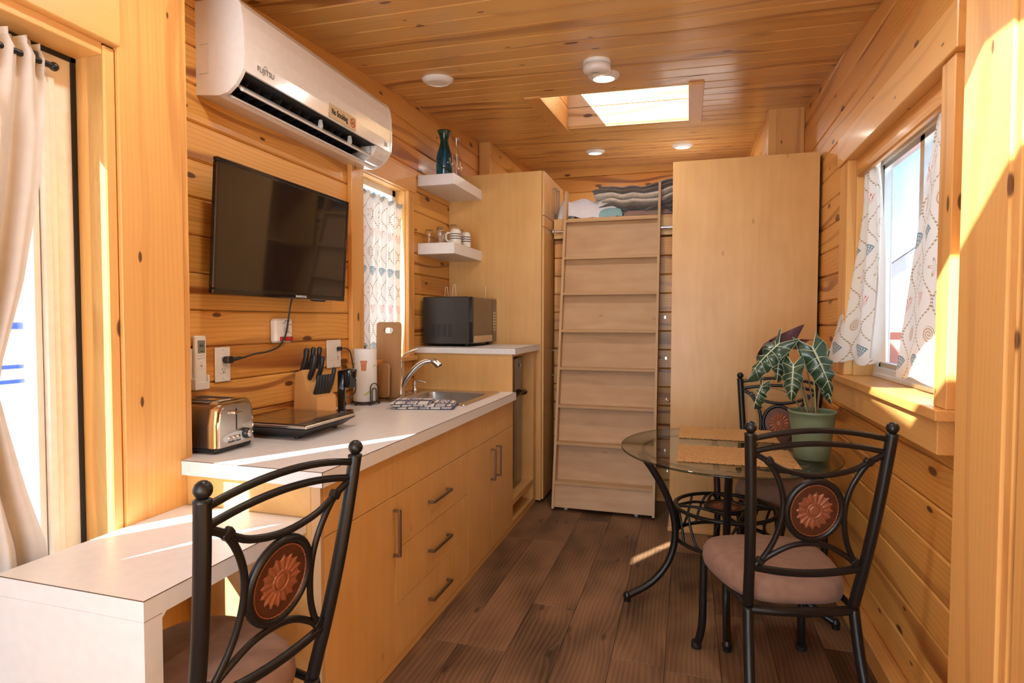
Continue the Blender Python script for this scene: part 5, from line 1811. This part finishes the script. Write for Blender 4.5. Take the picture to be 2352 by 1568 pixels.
# ------------------------------------------------------------------ microwave and things on the raised counter
def microwave():
    r = thing('microwave', 'black and steel microwave on the raised counter', 'microwave', (-1.62, 4.11, TZ1 + .0003))
    x0, x1, y0, y1, z0, z1 = -.19, .170, -.262, .262, .018, .352
    obj('cabinet', MB().cbox(x0, x1 - .012, y0, y1, z0, z1, .006), black_satin, r)
    d = obj('door', MB().cbox(x1 - .0118, x1 + .020, y0, y1 - .10, z0 + .006, z1 - .002, .006), black_gloss, r)
    obj('door_glass', MB().cbox(x1 + .0195, x1 + .0215, y0 + .018, y1 - .115, z0 + .062, z1 - .012, .001), steel_dark, d)
    obj('door_trim', MB().cbox(x1 + .0195, x1 + .0218, y0 + .018, y1 - .102, z0 + .010, z0 + .058, .001), steel, d)
    p = obj('control_panel', MB().cbox(x1 - .0118, x1 + .020, y1 - .099, y1, z0 + .006, z1 - .002, .006), steel_dark, r)
    for i in range(7):
        for j in range(3): obj('key', MB().cbox(x1 + .020, x1 + .0212, y1 - .082 + j * .024, y1 - .065 + j * .024, .105 + i * .022, .119 + i * .022, .0005), steel, p)
    for c in range(4):
        for k in range(8):
            obj('vent_slot', MB().box(-.125 + c * .043 - .0, -.125 + c * .043 + .032, y0 - .0006, y0 + .002, .070 + k * .0115, .0765 + k * .0115), dark_in, r)
    for a in (-.15, .13):
        for b in (-.22, .22): obj('foot', MB().lathe([(.012, 0), (.013, .006), (.011, .0185)], 12, (a, b, 0)), rubber, r)
microwave()
# wire tongs lying on top, only the upright loops show
for (xx, yy_, h, nm) in ((-1.700, 4.02, .075, 'lower bent wire loop standing on the microwave'), (-1.655, 4.06, .095, 'taller bent wire loop standing on the microwave')):
    o = thing('wire_stand', nm, 'wire stand', (xx, yy_, TZ1 + .3523), group='wire loops on the microwave')
    obj('wire', MB().tube(smooth_path([(-.016, 0, 0), (-.008, 0, h * .9), (-.004, 0, h), (.004, 0, h), (.008, 0, h * .9), (.016, 0, 0)], 3), .0018, 6), white_plastic, o)
o = thing('wire_rod', 'single thin white rod standing at the end of the microwave', 'wire stand', (-1.475, 4.25, TZ1 + .3523))
obj('wire', MB().tube([(0, 0, 0), (0, 0, .088), (.004, 0, .096)], .0018, 6), white_plastic, o)

# ------------------------------------------------------------------ things on the floating shelves
def vase(x_, y_, z_, h, mat, name, label, s=1.0):
    r = thing(name, label, 'vase', (x_, y_, z_))
    pr = [(.0, 0), (.046, 0), (.050, .006), (.050, .13), (.046, .165), (.033, .215), (.026, .245), (.025, .262), (.031, .295), (.043, .325)]
    k = h / .325
    obj('glass_body', MB().lathe([(a * s, b * k) for a, b in pr], 28, ends=False), mat, r)
    obj('rim', MB().tube([(.043 * s * cos(2 * pi * i / 28), .043 * s * sin(2 * pi * i / 28), h) for i in range(28)], .002, 6, closed=True), mat, r)
    obj('base', MB().lathe([(0, .004), (.046 * s, .004), (.048 * s, .010), (0, .012)], 24), mat, r)
vase(-1.700, 3.985, 2.4203, .345, teal_glass, 'blue_vase', 'teal blue glass carafe vase on the upper shelf', 1.18)
vase(-1.665, 4.135, 2.4203, .330, clear_glass, 'clear_carafe', 'clear ribbed glass carafe behind the blue vase', .85)
gl = [(-1.775, 3.885, .105), (-1.690, 3.880, .108), (-1.708, 3.972, .100), (-1.762, 4.045, .150), (-1.660, 4.06, .165), (-1.665, 4.205, .150), (-1.78, 4.16, .12)]
glab = ['short tumbler nearest the window on the lower shelf', 'short cut glass tumbler at the middle of the shelf front', 'short tumbler tucked beside the striped mugs', 'tall upturned glass behind the front tumblers', 'tallest upturned glass in the middle of the lower shelf', 'tall glass at the back beside the pantry panel', 'glass in the rear corner of the lower shelf']
for (a, b, h), lab in zip(gl, glab):
    r = thing('drinking_glass', lab, 'glass', (a, b, 1.9453), group='upturned drinking glasses')
    n = 20
    obj('tumbler', MB().lathe([(.036, 0), (.036, h * .12), (.034, h * .3), (.0365, h * .5), (.034, h * .72), (.031, h * .9), (.027, h * .97), (0, h)], n, ends=False), clear_glass, r)
    obj('thick_base', MB().lathe([(0, h * .90), (.028, h * .92), (.027, h * .965), (0, h * .985)], 18), clear_glass, r)
for (a, b), lab in (((-1.600, 3.950), 'striped white mug nearer the window, upside down'), ((-1.590, 4.120), 'striped white mug nearer the pantry, upside down')):
    r = thing('striped_mug', lab, 'mug', (a, b, 1.9453), radians(20), 'upturned striped mugs')
    h = .112
    m = obj('cup', MB().lathe([(.040, 0), (.0415, .004), (.0415, .075), (.038, .098), (.028, .110), (0, .112)], 30), mug_white, r)
    for z_ in (.040, .056, .072): obj('stripe', MB().lathe([(.0416, z_ - .003), (.0421, z_ - .002), (.0421, z_ + .002), (.0416, z_ + .003)], 30, ends=False), mug_navy, r)
    obj('handle', MB().tube(smooth_path([(-.036, -.010, .022), (-.058, -.016, .024), (-.068, -.019, .050), (-.060, -.017, .078), (-.034, -.010, .082)]), .0065, 8), mug_white, r)

# ------------------------------------------------------------------ sockets, cords and the remote on the kitchen wall
WX = XL + .0008
def wallplate(name, label, y0, y1, z0, z1, two=False):
    r = thing(name, label, 'outlet', (WX, (y0 + y1) / 2, (z0 + z1) / 2))
    hy, hz = (y1 - y0) / 2, (z1 - z0) / 2
    obj('cover_plate', MB().cbox(0, .007, -hy, hy, -hz, hz, .004), white_plastic, r)
    for c in ((-.03, .03) if two else (0,)):
        d = obj('receptacle', MB().cbox(.006, .0095, c - .019, c + .019, -.036, .036, .002), white_plastic, r)
        if two and c < 0: continue
        for zc in (-.020, .020):
            obj('socket_slot', MB().box(.0092, .0098, c - .007, c - .005, zc - .005, zc + .006).box(.0092, .0098, c + .005, c + .007, zc - .005, zc + .004).lathe([(.003, .0092), (.003, .0099)], 8, (0, c, zc - .010), axis='x'), dark_in, d)
    for zc in (-hz + .012, hz - .012): obj('screw', MB().lathe([(.003, .0065), (.003, .0078)], 8, (0, 0, zc), axis='x'), grey_plastic, r)
    return r
wallplate('wall_outlet', 'white single outlet plate above the toaster with a black plug', 1.935, 2.018, 1.147, 1.290)
wallplate('double_outlet', 'white double outlet plate behind the knife block', 2.706, 2.836, 1.145, 1.296, True)

def surge():
    r = thing('surge_protector', 'white surge adapter with three red switches below the television', 'surge protector', (WX, 2.327, 1.353))
    obj('housing', MB().cbox(0, .036, -.062, .062, -.056, .056, .010), white_plastic, r)
    for k, a in enumerate((-.020, .014, .044)):
        b = obj('rocker', MB().cbox(.0355, .041, a - .011, a + .011, -.048, -.030, .002), red_switch, r)
        obj('rocker_frame', MB().box(.0352, .0372, a - .013, a + .013, -.0495, -.0285), black_plastic, b)
    for k, a in enumerate((.004, .018, .032)):
        obj('indicator', MB().lathe([(.003, .0355), (.003, .0368)], 8, (0, a, .044), axis='x'), ink_black, r)
        obj('pilot_outline', MB().tube([(.0362, a + .004 * cos(2 * pi * i / 14) - .006, .004 + .011 * sin(2 * pi * i / 14)) for i in range(14)], .0006, 4, closed=True), ink_grey, r)
    for (a, b, z_) in ((-.012, .002, .034), (.030, .050, .026), (.0, .010, -.010), (.014, .026, -.010), (.03, .042, -.010), (.044, .052, -.018)):
        obj('fine_print', MB().box(.0358, .0365, a, b, z_, z_ + .003), ink_grey, r)
surge()

def cords():
    c = thing('tv_power_cord', 'black power cord curving from the television to the outlet', 'cord', (WX, 2.2, 1.3))
    P = [(XL + .075, 2.338, 1.515), (XL + .058, 2.340, 1.46), (XL + .050, 2.335, 1.395), (XL + .048, 2.320, 1.335), (XL + .042, 2.285, 1.285), (XL + .040, 2.21, 1.262), (XL + .042, 2.12, 1.255), (XL + .044, 2.045, 1.243), (XL + .030, 2.010, 1.237)]
    wpart('cable', MB().tube(smooth_path(P, 5), .0042, 8), black_plastic, c)
    wpart('plug', MB().cbox(XL + .011, XL + .040, 1.968, 2.004, 1.224, 1.252, .005).tube([(XL + .030, 2.003, 1.238), (XL + .038, 2.045, 1.244)], [.010, .006], 10), black_plastic, c)
    c2 = thing('opener_cord', 'black cord from the double outlet to the can opener', 'cord', (WX, 2.8, 1.1))
    P = [(XL + .020, 2.806, 1.247), (XL + .05, 2.822, 1.248), (XL + .060, 2.846, 1.225), (XL + .060, 2.872, 1.15), (XL + .065, 2.888, 1.06), (XL + .072, 2.870, 1.005), (XL + .10, 2.78, .990), (XL + .14, 2.66, 1.0)]
    wpart('cable', MB().tube(smooth_path(P, 5), .0036, 8), black_plastic, c2)
    wpart('plug', MB().cbox(XL + .011, XL + .032, 2.788, 2.815, 1.236, 1.258, .004), black_plastic, c2)
cords()

def remote():
    h = thing('remote_holder', 'white remote control cradle on the wall beside the post board', 'holder', (WX, 1.846, 1.13))
    obj('cradle', MB().cbox(0, .006, -.034, .034, 0, .16, .002).cbox(.006, .030, -.036, -.028, 0, .045, .002).cbox(.006, .030, .028, .036, 0, .055, .002).cbox(.025, .030, -.028, .028, 0, .03, .002), white_plastic, h)
    r = thing('remote_control', 'white air conditioner remote in its wall cradle', 'remote control', (WX + .007, 1.846, 1.132))
    obj('shell', MB().cbox(0, .017, -.0275, .0275, .002, .208, .004), white_plastic, r)
    s = obj('lcd', MB().cbox(.0168, .0178, -.017, .019, .140, .190, .0006), lcd_m, r)
    text_mesh('lcd_digits', '66', .020, ink_black, s, (.0181, .002, .170), (pi / 2, 0, pi / 2))
    text_mesh('lcd_digits', 'auto', .010, ink_black, s, (.0181, .003, .148), (pi / 2, 0, pi / 2))
    for (a, b) in ((-.014, .122), (0, .122), (.014, .124), (0, .108)): obj('button', MB().lathe([(.0045, .0165), (.0045, .0182), (0, .0184)], 12, (0, a, b), axis='x'), white_plastic, r)
    obj('start_button', MB().lathe([(.0048, .0165), (.0048, .0182), (0, .0184)], 12, (0, 0, .092), axis='x'), sticker_m, r)
    obj('cover_seam', MB().box(.0168, .0172, -.0265, .0265, .079, .0800), grey_plastic, r)
    for (a, b) in ((-.02, .129), (-.004, .129), (.009, .131)): obj('fine_print', MB().box(.0169, .0173, a, a + .010, b, b + .0018), ink_grey, r)
remote()

# ------------------------------------------------------------------ curtains
def strip_curtain(fn, nu, nv, W, H, mat, name, parent, t=0.0):
    """fn(u, v) -> point; cloth coordinates in metres for the print"""
    o = wpart(name, MB().grid(fn, nu, nv, uvfn=lambda u, v: (u * W, (1 - v) * H)), mat, parent)
    return o

def window_curtains():
    X = .832
    zt, zb = 2.150, 1.195
    rod = thing('curtain_rod', 'white tension rod across the top of the window by the table', 'curtain rod', (X, 2.7, zt))
    wpart('rod', MB().tube([(X, 2.155, zt + .005), (X, 3.255, zt + .005)], .007, 12), white_plastic, rod)
    def panel(name, label, ytop0, ytop1, ybot0, ybot1, folds, zbot, seed, W, out=0.0):
        r = thing(name, label, 'curtain', (X, (ytop0 + ytop1) / 2, zbot), group='shell print window curtains')
        rnd = random.Random(seed)
        ph = [rnd.uniform(0, 6) for _ in range(4)]
        def f(u, v):
            z = zt + .028 - (zt + .028 - zbot) * v
            tt = v ** .85
            y = (ytop0 + (ytop1 - ytop0) * u) * (1 - tt) + (ybot0 + (ybot1 - ybot0) * u) * tt
            amp = .014 * (1 - .25 * v)
            x = X - .010 + amp * sin(2 * pi * folds * u + ph[0] + .5 * v) + .006 * sin(2 * pi * folds * 2.3 * u + ph[1]) * (1 - v)
            if v < .06: x += .004 * sin(2 * pi * folds * 5 * u + ph[2])
            x -= out * u ** 1.2 * max(0, v - .25) ** 1.3
            return (x, y, z + .010 * v * sin(2 * pi * folds * u + ph[3]))
        strip_curtain(f, 70, 40, W, zt + .03 - zbot, print_m, 'cloth', r)
        return r
    p1 = panel('window_curtain', 'shell print curtain on the side of the window nearer the wardrobe', 3.070, 3.245, 2.97, 3.375, 2.2, 1.205, 2, .34, .20)
    # its pale lining is turned outwards along the free edge
    def lin(u, v):
        z = 2.10 - (2.10 - 1.235) * v
        e0 = 3.085 * (1 - v) + 3.00 * v; e1 = 3.05 * (1 - v) + (2.64) * v - .02 * sin(v * 5)
        return (X - .004 + .010 * sin(3 * u + 2 * v) - .012 * u - .05 * v * v, e0 + (e1 - e0) * u, z)
    wpart('lining', MB().grid(lin, 16, 30), lining_m, p1, 'plain white lining turned to the room')
    p2 = panel('window_curtain', 'shell print curtain on the sunny side of the window nearer the camera', 2.155, 2.395, 2.185, 2.78, 1.6, 1.180, 6, .46)

    # narrow window by the sink: one gathered panel
    XW_ = XL - .030
    r2 = thing('curtain_rod', 'slim white rod at the top of the narrow window beside the sink', 'curtain rod', (XW_, 3.33, 2.18))
    wpart('rod', MB().tube([(XW_, 3.055, 2.165), (XW_, 3.62, 2.165)], .006, 10), white_plastic, r2)
    r = thing('window_curtain', 'shell print curtain filling the narrow window beside the television', 'curtain', (XW_, 3.33, 1.2), group='shell print window curtains')
    def g(u, v):
        z = 2.185 - (2.185 - 1.175) * v
        y = 3.056 + (3.615 - 3.056) * u * (1 - .05 * sin(pi * v))
        x = XW_ + .014 * sin(2 * pi * 5 * u + .6) * (1 - .5 * v) + .007 * sin(2 * pi * 11 * u + 2) * (1 - v) + .002
        return (x, y, z + (.006 * sin(2 * pi * 14 * u) if v < .03 else 0))
    strip_curtain(g, 110, 30, .80, 1.01, print_m, 'cloth', r)
window_curtains()

def door_curtain():
    X = NL - .055
    zr = 2.105
    rod = thing('door_curtain_rod', 'black curtain rod with rounded end across the door glass', 'curtain rod', (X, .9, zr))
    wpart('rod', MB().tube([(X, .50, zr), (X, 1.228, zr)], .0085, 12).ball((X, 1.232, zr), .0125), black_metal, rod)
    wpart('bracket', MB().cbox(NL - .114, X + .004, 1.165, 1.190, zr - .004, zr + .022, .003), black_metal, rod)
    c = thing('door_curtain', 'beige gathered curtain tied back across the glazed door', 'curtain', (X, .9, .8))
    ztie = 1.215
    def span(v, z):
        # far and near edges of the cloth by height
        pts = [(2.135, .55, 1.193), (2.05, .56, 1.205), (1.75, .60, 1.172), (1.5, .68, 1.128), (1.3, .78, 1.072), (1.215, .82, 1.058), (1.12, .79, 1.078), (.95, .72, 1.118), (.79, .64, 1.165), (.30, .56, 1.20)]
        for (za, a0, a1), (zb, b0, b1) in zip(pts[:-1], pts[1:]):
            if zb <= z <= za:
                t = (za - z) / (za - zb); return a0 + (b0 - a0) * t, a1 + (b1 - a1) * t
        return pts[-1][1:]
    def f(u, v):
        z = 2.135 - (2.135 - .30) * v
        a, b = span(v, z)
        w = b - a
        amp = .020 + .018 * max(0, .62 - w)
        y = a + w * u
        if z > 2.06:
            x = X + .012 * sin(2 * pi * 13 * u) + .008 * sin(2 * pi * 29 * u + 1) + .010 * cos((z - 2.105) * 60)
        else:
            k = min(1, (2.06 - z) / .15)
            x = X + (1 - k) * .012 * sin(2 * pi * 13 * u) + k * (amp * sin(2 * pi * 6.3 * u + .4 * sin(4 * v)) + .006 * sin(2 * pi * 15 * u))
        return (min(max(x, NL - .088), NL - .006), y, z)
    cl = strip_curtain(f, 150, 70, .9, 1.8, curtain_beige, 'cloth', c)
    wpart('hem_header', MB().grid(lambda u, v: (f(u, .0)[0] + .0015, f(u, 0)[1], 2.150 - .02 * v + .004 * sin(2 * pi * 13 * u)), 110, 2), curtain_beige, c)
    def band(u, v):
        a = 2 * pi * u
        return (NL - .048 + .043 * sin(a), .94 + .125 * cos(a), ztie - .035 + .05 * v + .02 * cos(a))
    wpart('tie_band', MB().grid(band, 40, 4), curtain_beige, c)
door_curtain()

# ------------------------------------------------------------------ potted alocasia on the table
def plant():
    px, py, pz = .563, 3.02, .7603
    pot = thing('potted_alocasia', 'dark green arrow leaf plant with pale veins in a sage pot', 'potted plant', (px, py, pz))
    obj('pot', MB().lathe([(.0, .0), (.072, .0), (.076, .004), (.082, .06), (.0865, .115), (.0875, .117), (.0875, .125), (.0885, .128), (.094, .168), (.0945, .170), (.0955, .178), (.099, .212), (.103, .214), (.105, .220), (.104, .226), (.099, .226), (.096, .215), (.092, .180)], 40, ends=False), pot_green, pot)
    obj('soil', MB().lathe([(0, .182), (.092, .180)], 30, ends=False), soil_m, pot)
    cam_dir = Vector((-px, -py, 0)).normalized()
    def leaf(stem, base, tip, width, normal, mat=leaf_m, curl=.02, seed=1):
        """arrow leaf: base = where the stalk joins, tip = point; two lobes reach back past the base"""
        B, T = Vector(base), Vector(tip)
        ax = (T - B); L = ax.length; ax.normalize()
        N = Vector(normal); N = (N - ax * N.dot(ax)).normalized()
        S = ax.cross(N).normalized()
        def half(t):         # half width along the axis, t from -0.32 (lobe ends) to 1 (tip)
            if t < 0: return 0
            return (sin(pi * (t * .88 + .12) ** .82)) ** .9
        def pt(t, s, lift):
            # sinuous edge
            return B + ax * (L * t) + S * s + N * lift
        n, m = 22, 6
        mb = MB()
        for sd in (-1, 1):
            vs_, fs = [], []
            for i in range(n + 1):
                t = i / n
                w = width * (max(.0, (1 - t)) ** .75 * (.62 + .75 * t)) * (1 + .10 * sin(t * 26 + seed))
                back = .34 * L * max(0, 1 - t * 3.2)          # lobes sweep back
                for j in range(m + 1):
                    q = j / m
                    p = pt(t - (back / L) * q, sd * w * q, -curl * (q ** 2) * (1 + t) + .012 * sin(t * 26 + seed) * q * q + .035 * L * sin(pi * t) * 1.2)
                    p = p - Vector((0, 0, .08 * L * max(0, t - .55) ** 2 * 4))
                    vs_.append(p)
            for i in range(n):
                for j in range(m):
                    a = i * (m + 1) + j
                    f_ = (a, a + 1, a + m + 2, a + m + 1)
                    fs.append(f_ if sd > 0 else f_[::-1])
            mb.add(vs_, fs, 0, True)
            if sd == 1: R_ = vs_
            else: L_ = vs_
        o = obj('leaf', mb, mat, pot)
        solid(o, .0012)
        vb = MB()
        mid = [R_[i * (m + 1)] + N * .0016 for i in range(n + 1)]
        vb.tube(mid, [.0034 * (1 - i / n) + .0008 for i in range(n + 1)], 5)
        for sd, G_ in ((1, R_), (-1, L_)):
            for i0, i1 in ((0, 0), (2, 3), (5, 7), (8, 11), (12, 15), (16, 19)):
                P_ = []
                for k in range(m + 1):
                    ii = i0 + (i1 - i0) * k / m
                    a = int(ii); fr_ = ii - a; b = min(a + 1, n)
                    P_.append(G_[a * (m + 1) + k].lerp(G_[b * (m + 1) + k], fr_) + N * .0014)
                vb.tube(P_, [.0022 - .0014 * k / m for k in range(m + 1)], 4)
            edge = [G_[i * (m + 1) + m] + N * .0006 for i in range(n + 1)]
            vb.tube(edge, .0009, 4)
        if mat is not purple_leaf: obj('veins', vb, vein_m, o, label='pale raised veins')
        s0 = Vector(stem)
        mid_ = (s0 + B) / 2 + Vector((0, 0, .05)) + (B - s0).cross(Vector((0, 0, 1))).normalized() * .006
        obj('stalk', MB().tube(smooth_path([s0, s0.lerp(mid_, .5) + Vector((0, 0, .02)), mid_, B], 4), [.0042 - .0014 * k / 12 for k in range(13)], 7), stem_m if seed % 2 else stem_brown, pot)
    c = Vector((0, 0, .185))
    vis = cam_dir + Vector((0, 0, .45))
    # local coordinates: x right, z up; the room's camera lies towards -x,-y
    leaf((-.012, 0, .18), (-.150, -.02, .535), (-.285, -.03, .375), .085, (-.5, -.72, .48), curl=.02, seed=1)
    leaf((.010, .01, .18), (-.055, .10, .555), (-.245, .02, .470), .075, (.25, .8, -.3), mat=purple_leaf, seed=2)
    leaf((.015, -.01, .18), (-.012, -.04, .520), (.072, -.05, .318), .088, (-.05, -.90, .42), seed=3)
    leaf((-.005, -.015, .18), (-.095, -.07, .440), (-.105, -.09, .285), .066, (-.18, -.95, .22), seed=4)
    leaf((.0, .02, .18), (-.135, .05, .485), (-.150, .03, .36), .055, (-.3, -.9, .3), seed=5)
    leaf((-.02, .0, .18), (-.215, .02, .335), (-.250, .03, .225), .040, (-.6, -.7, .3), seed=6)
    leaf((.02, .01, .18), (.060, .06, .455), (.085, .06, .30), .05, (.2, -.95, .2), seed=7)
    leaf((.02, .0, .18), (.040, -.02, .36), (.075, -.03, .27), .035, (-.1, -.95, .3), seed=8)
plant()

# ------------------------------------------------------------------ seen through the glass outside
def trailer():
    r = thing('camper_trailer', 'white camper trailer with blue stripes parked in the snow outside', 'trailer', (-8.2, 6.2, -.75), radians(0))
    obj('body', MB().cbox(-1.2, 1.2, -3.2, 3.2, .55, 3.1, .12), rv_white, r)
    for z0, z1, y0, y1 in ((2.05, 2.12, -3.2, 3.2), (1.62, 1.66, -3.2, 3.2), (1.46, 1.50, -3.2, 1.0)):
        obj('stripe', MB().box(1.199, 1.206, y0 + .12, y1 - .12, z0, z1), rv_blue, r)
    obj('window', MB().cbox(1.2, 1.21, .6, 1.8, 2.2, 2.8, .004), steel_dark, r)
    obj('locker', MB().cbox(1.2, 1.26, -2.6, -1.9, .62, 1.1, .01), rv_grey, r)
    obj('hitch', MB().tube([(1.24, -1.2, .2), (1.30, -1.05, 1.5)], .02, 8), rv_white, r)
    for y_ in (-.5, .5):
        obj('wheel', MB().lathe([(.0, 1.0), (.33, 1.0), (.35, 1.05), (.35, 1.2), (.33, 1.24), (.12, 1.245), (0, 1.24)], 26, (0, y_, .36), axis='x'), rubber, r)
trailer()
def house():
    r = thing('neighbour_house', 'grey gabled neighbour house beyond the window', 'house', (9.0, 19.5, -.75))
    obj('wall', MB().prism([(-4, 0), (4, 0), (4, 3.6), (0, 6.6), (-4, 3.6)], -2, 2, 'y'), plain('house_siding', (.50, .52, .58), .8), r)
    obj('roof', MB().prism([(-4.5, 3.3), (0, 6.75), (4.5, 3.3), (4.5, 3.55), (0, 7.0), (-4.5, 3.55)], -2.4, 2.4, 'y'), roof_grey, r)
    r2 = thing('red_shed', 'low red building with snowy roof beyond the window', 'building', (4.4, 10.5, -.75))
    obj('wall', MB().box(-1.6, 1.6, -.8, .8, 0, 2.0), brick_red, r2)
    obj('snow_cap', MB().cbox(-1.8, 1.8, -1.0, 1.0, 2.0, 2.18, .05), snow, r2)
house()
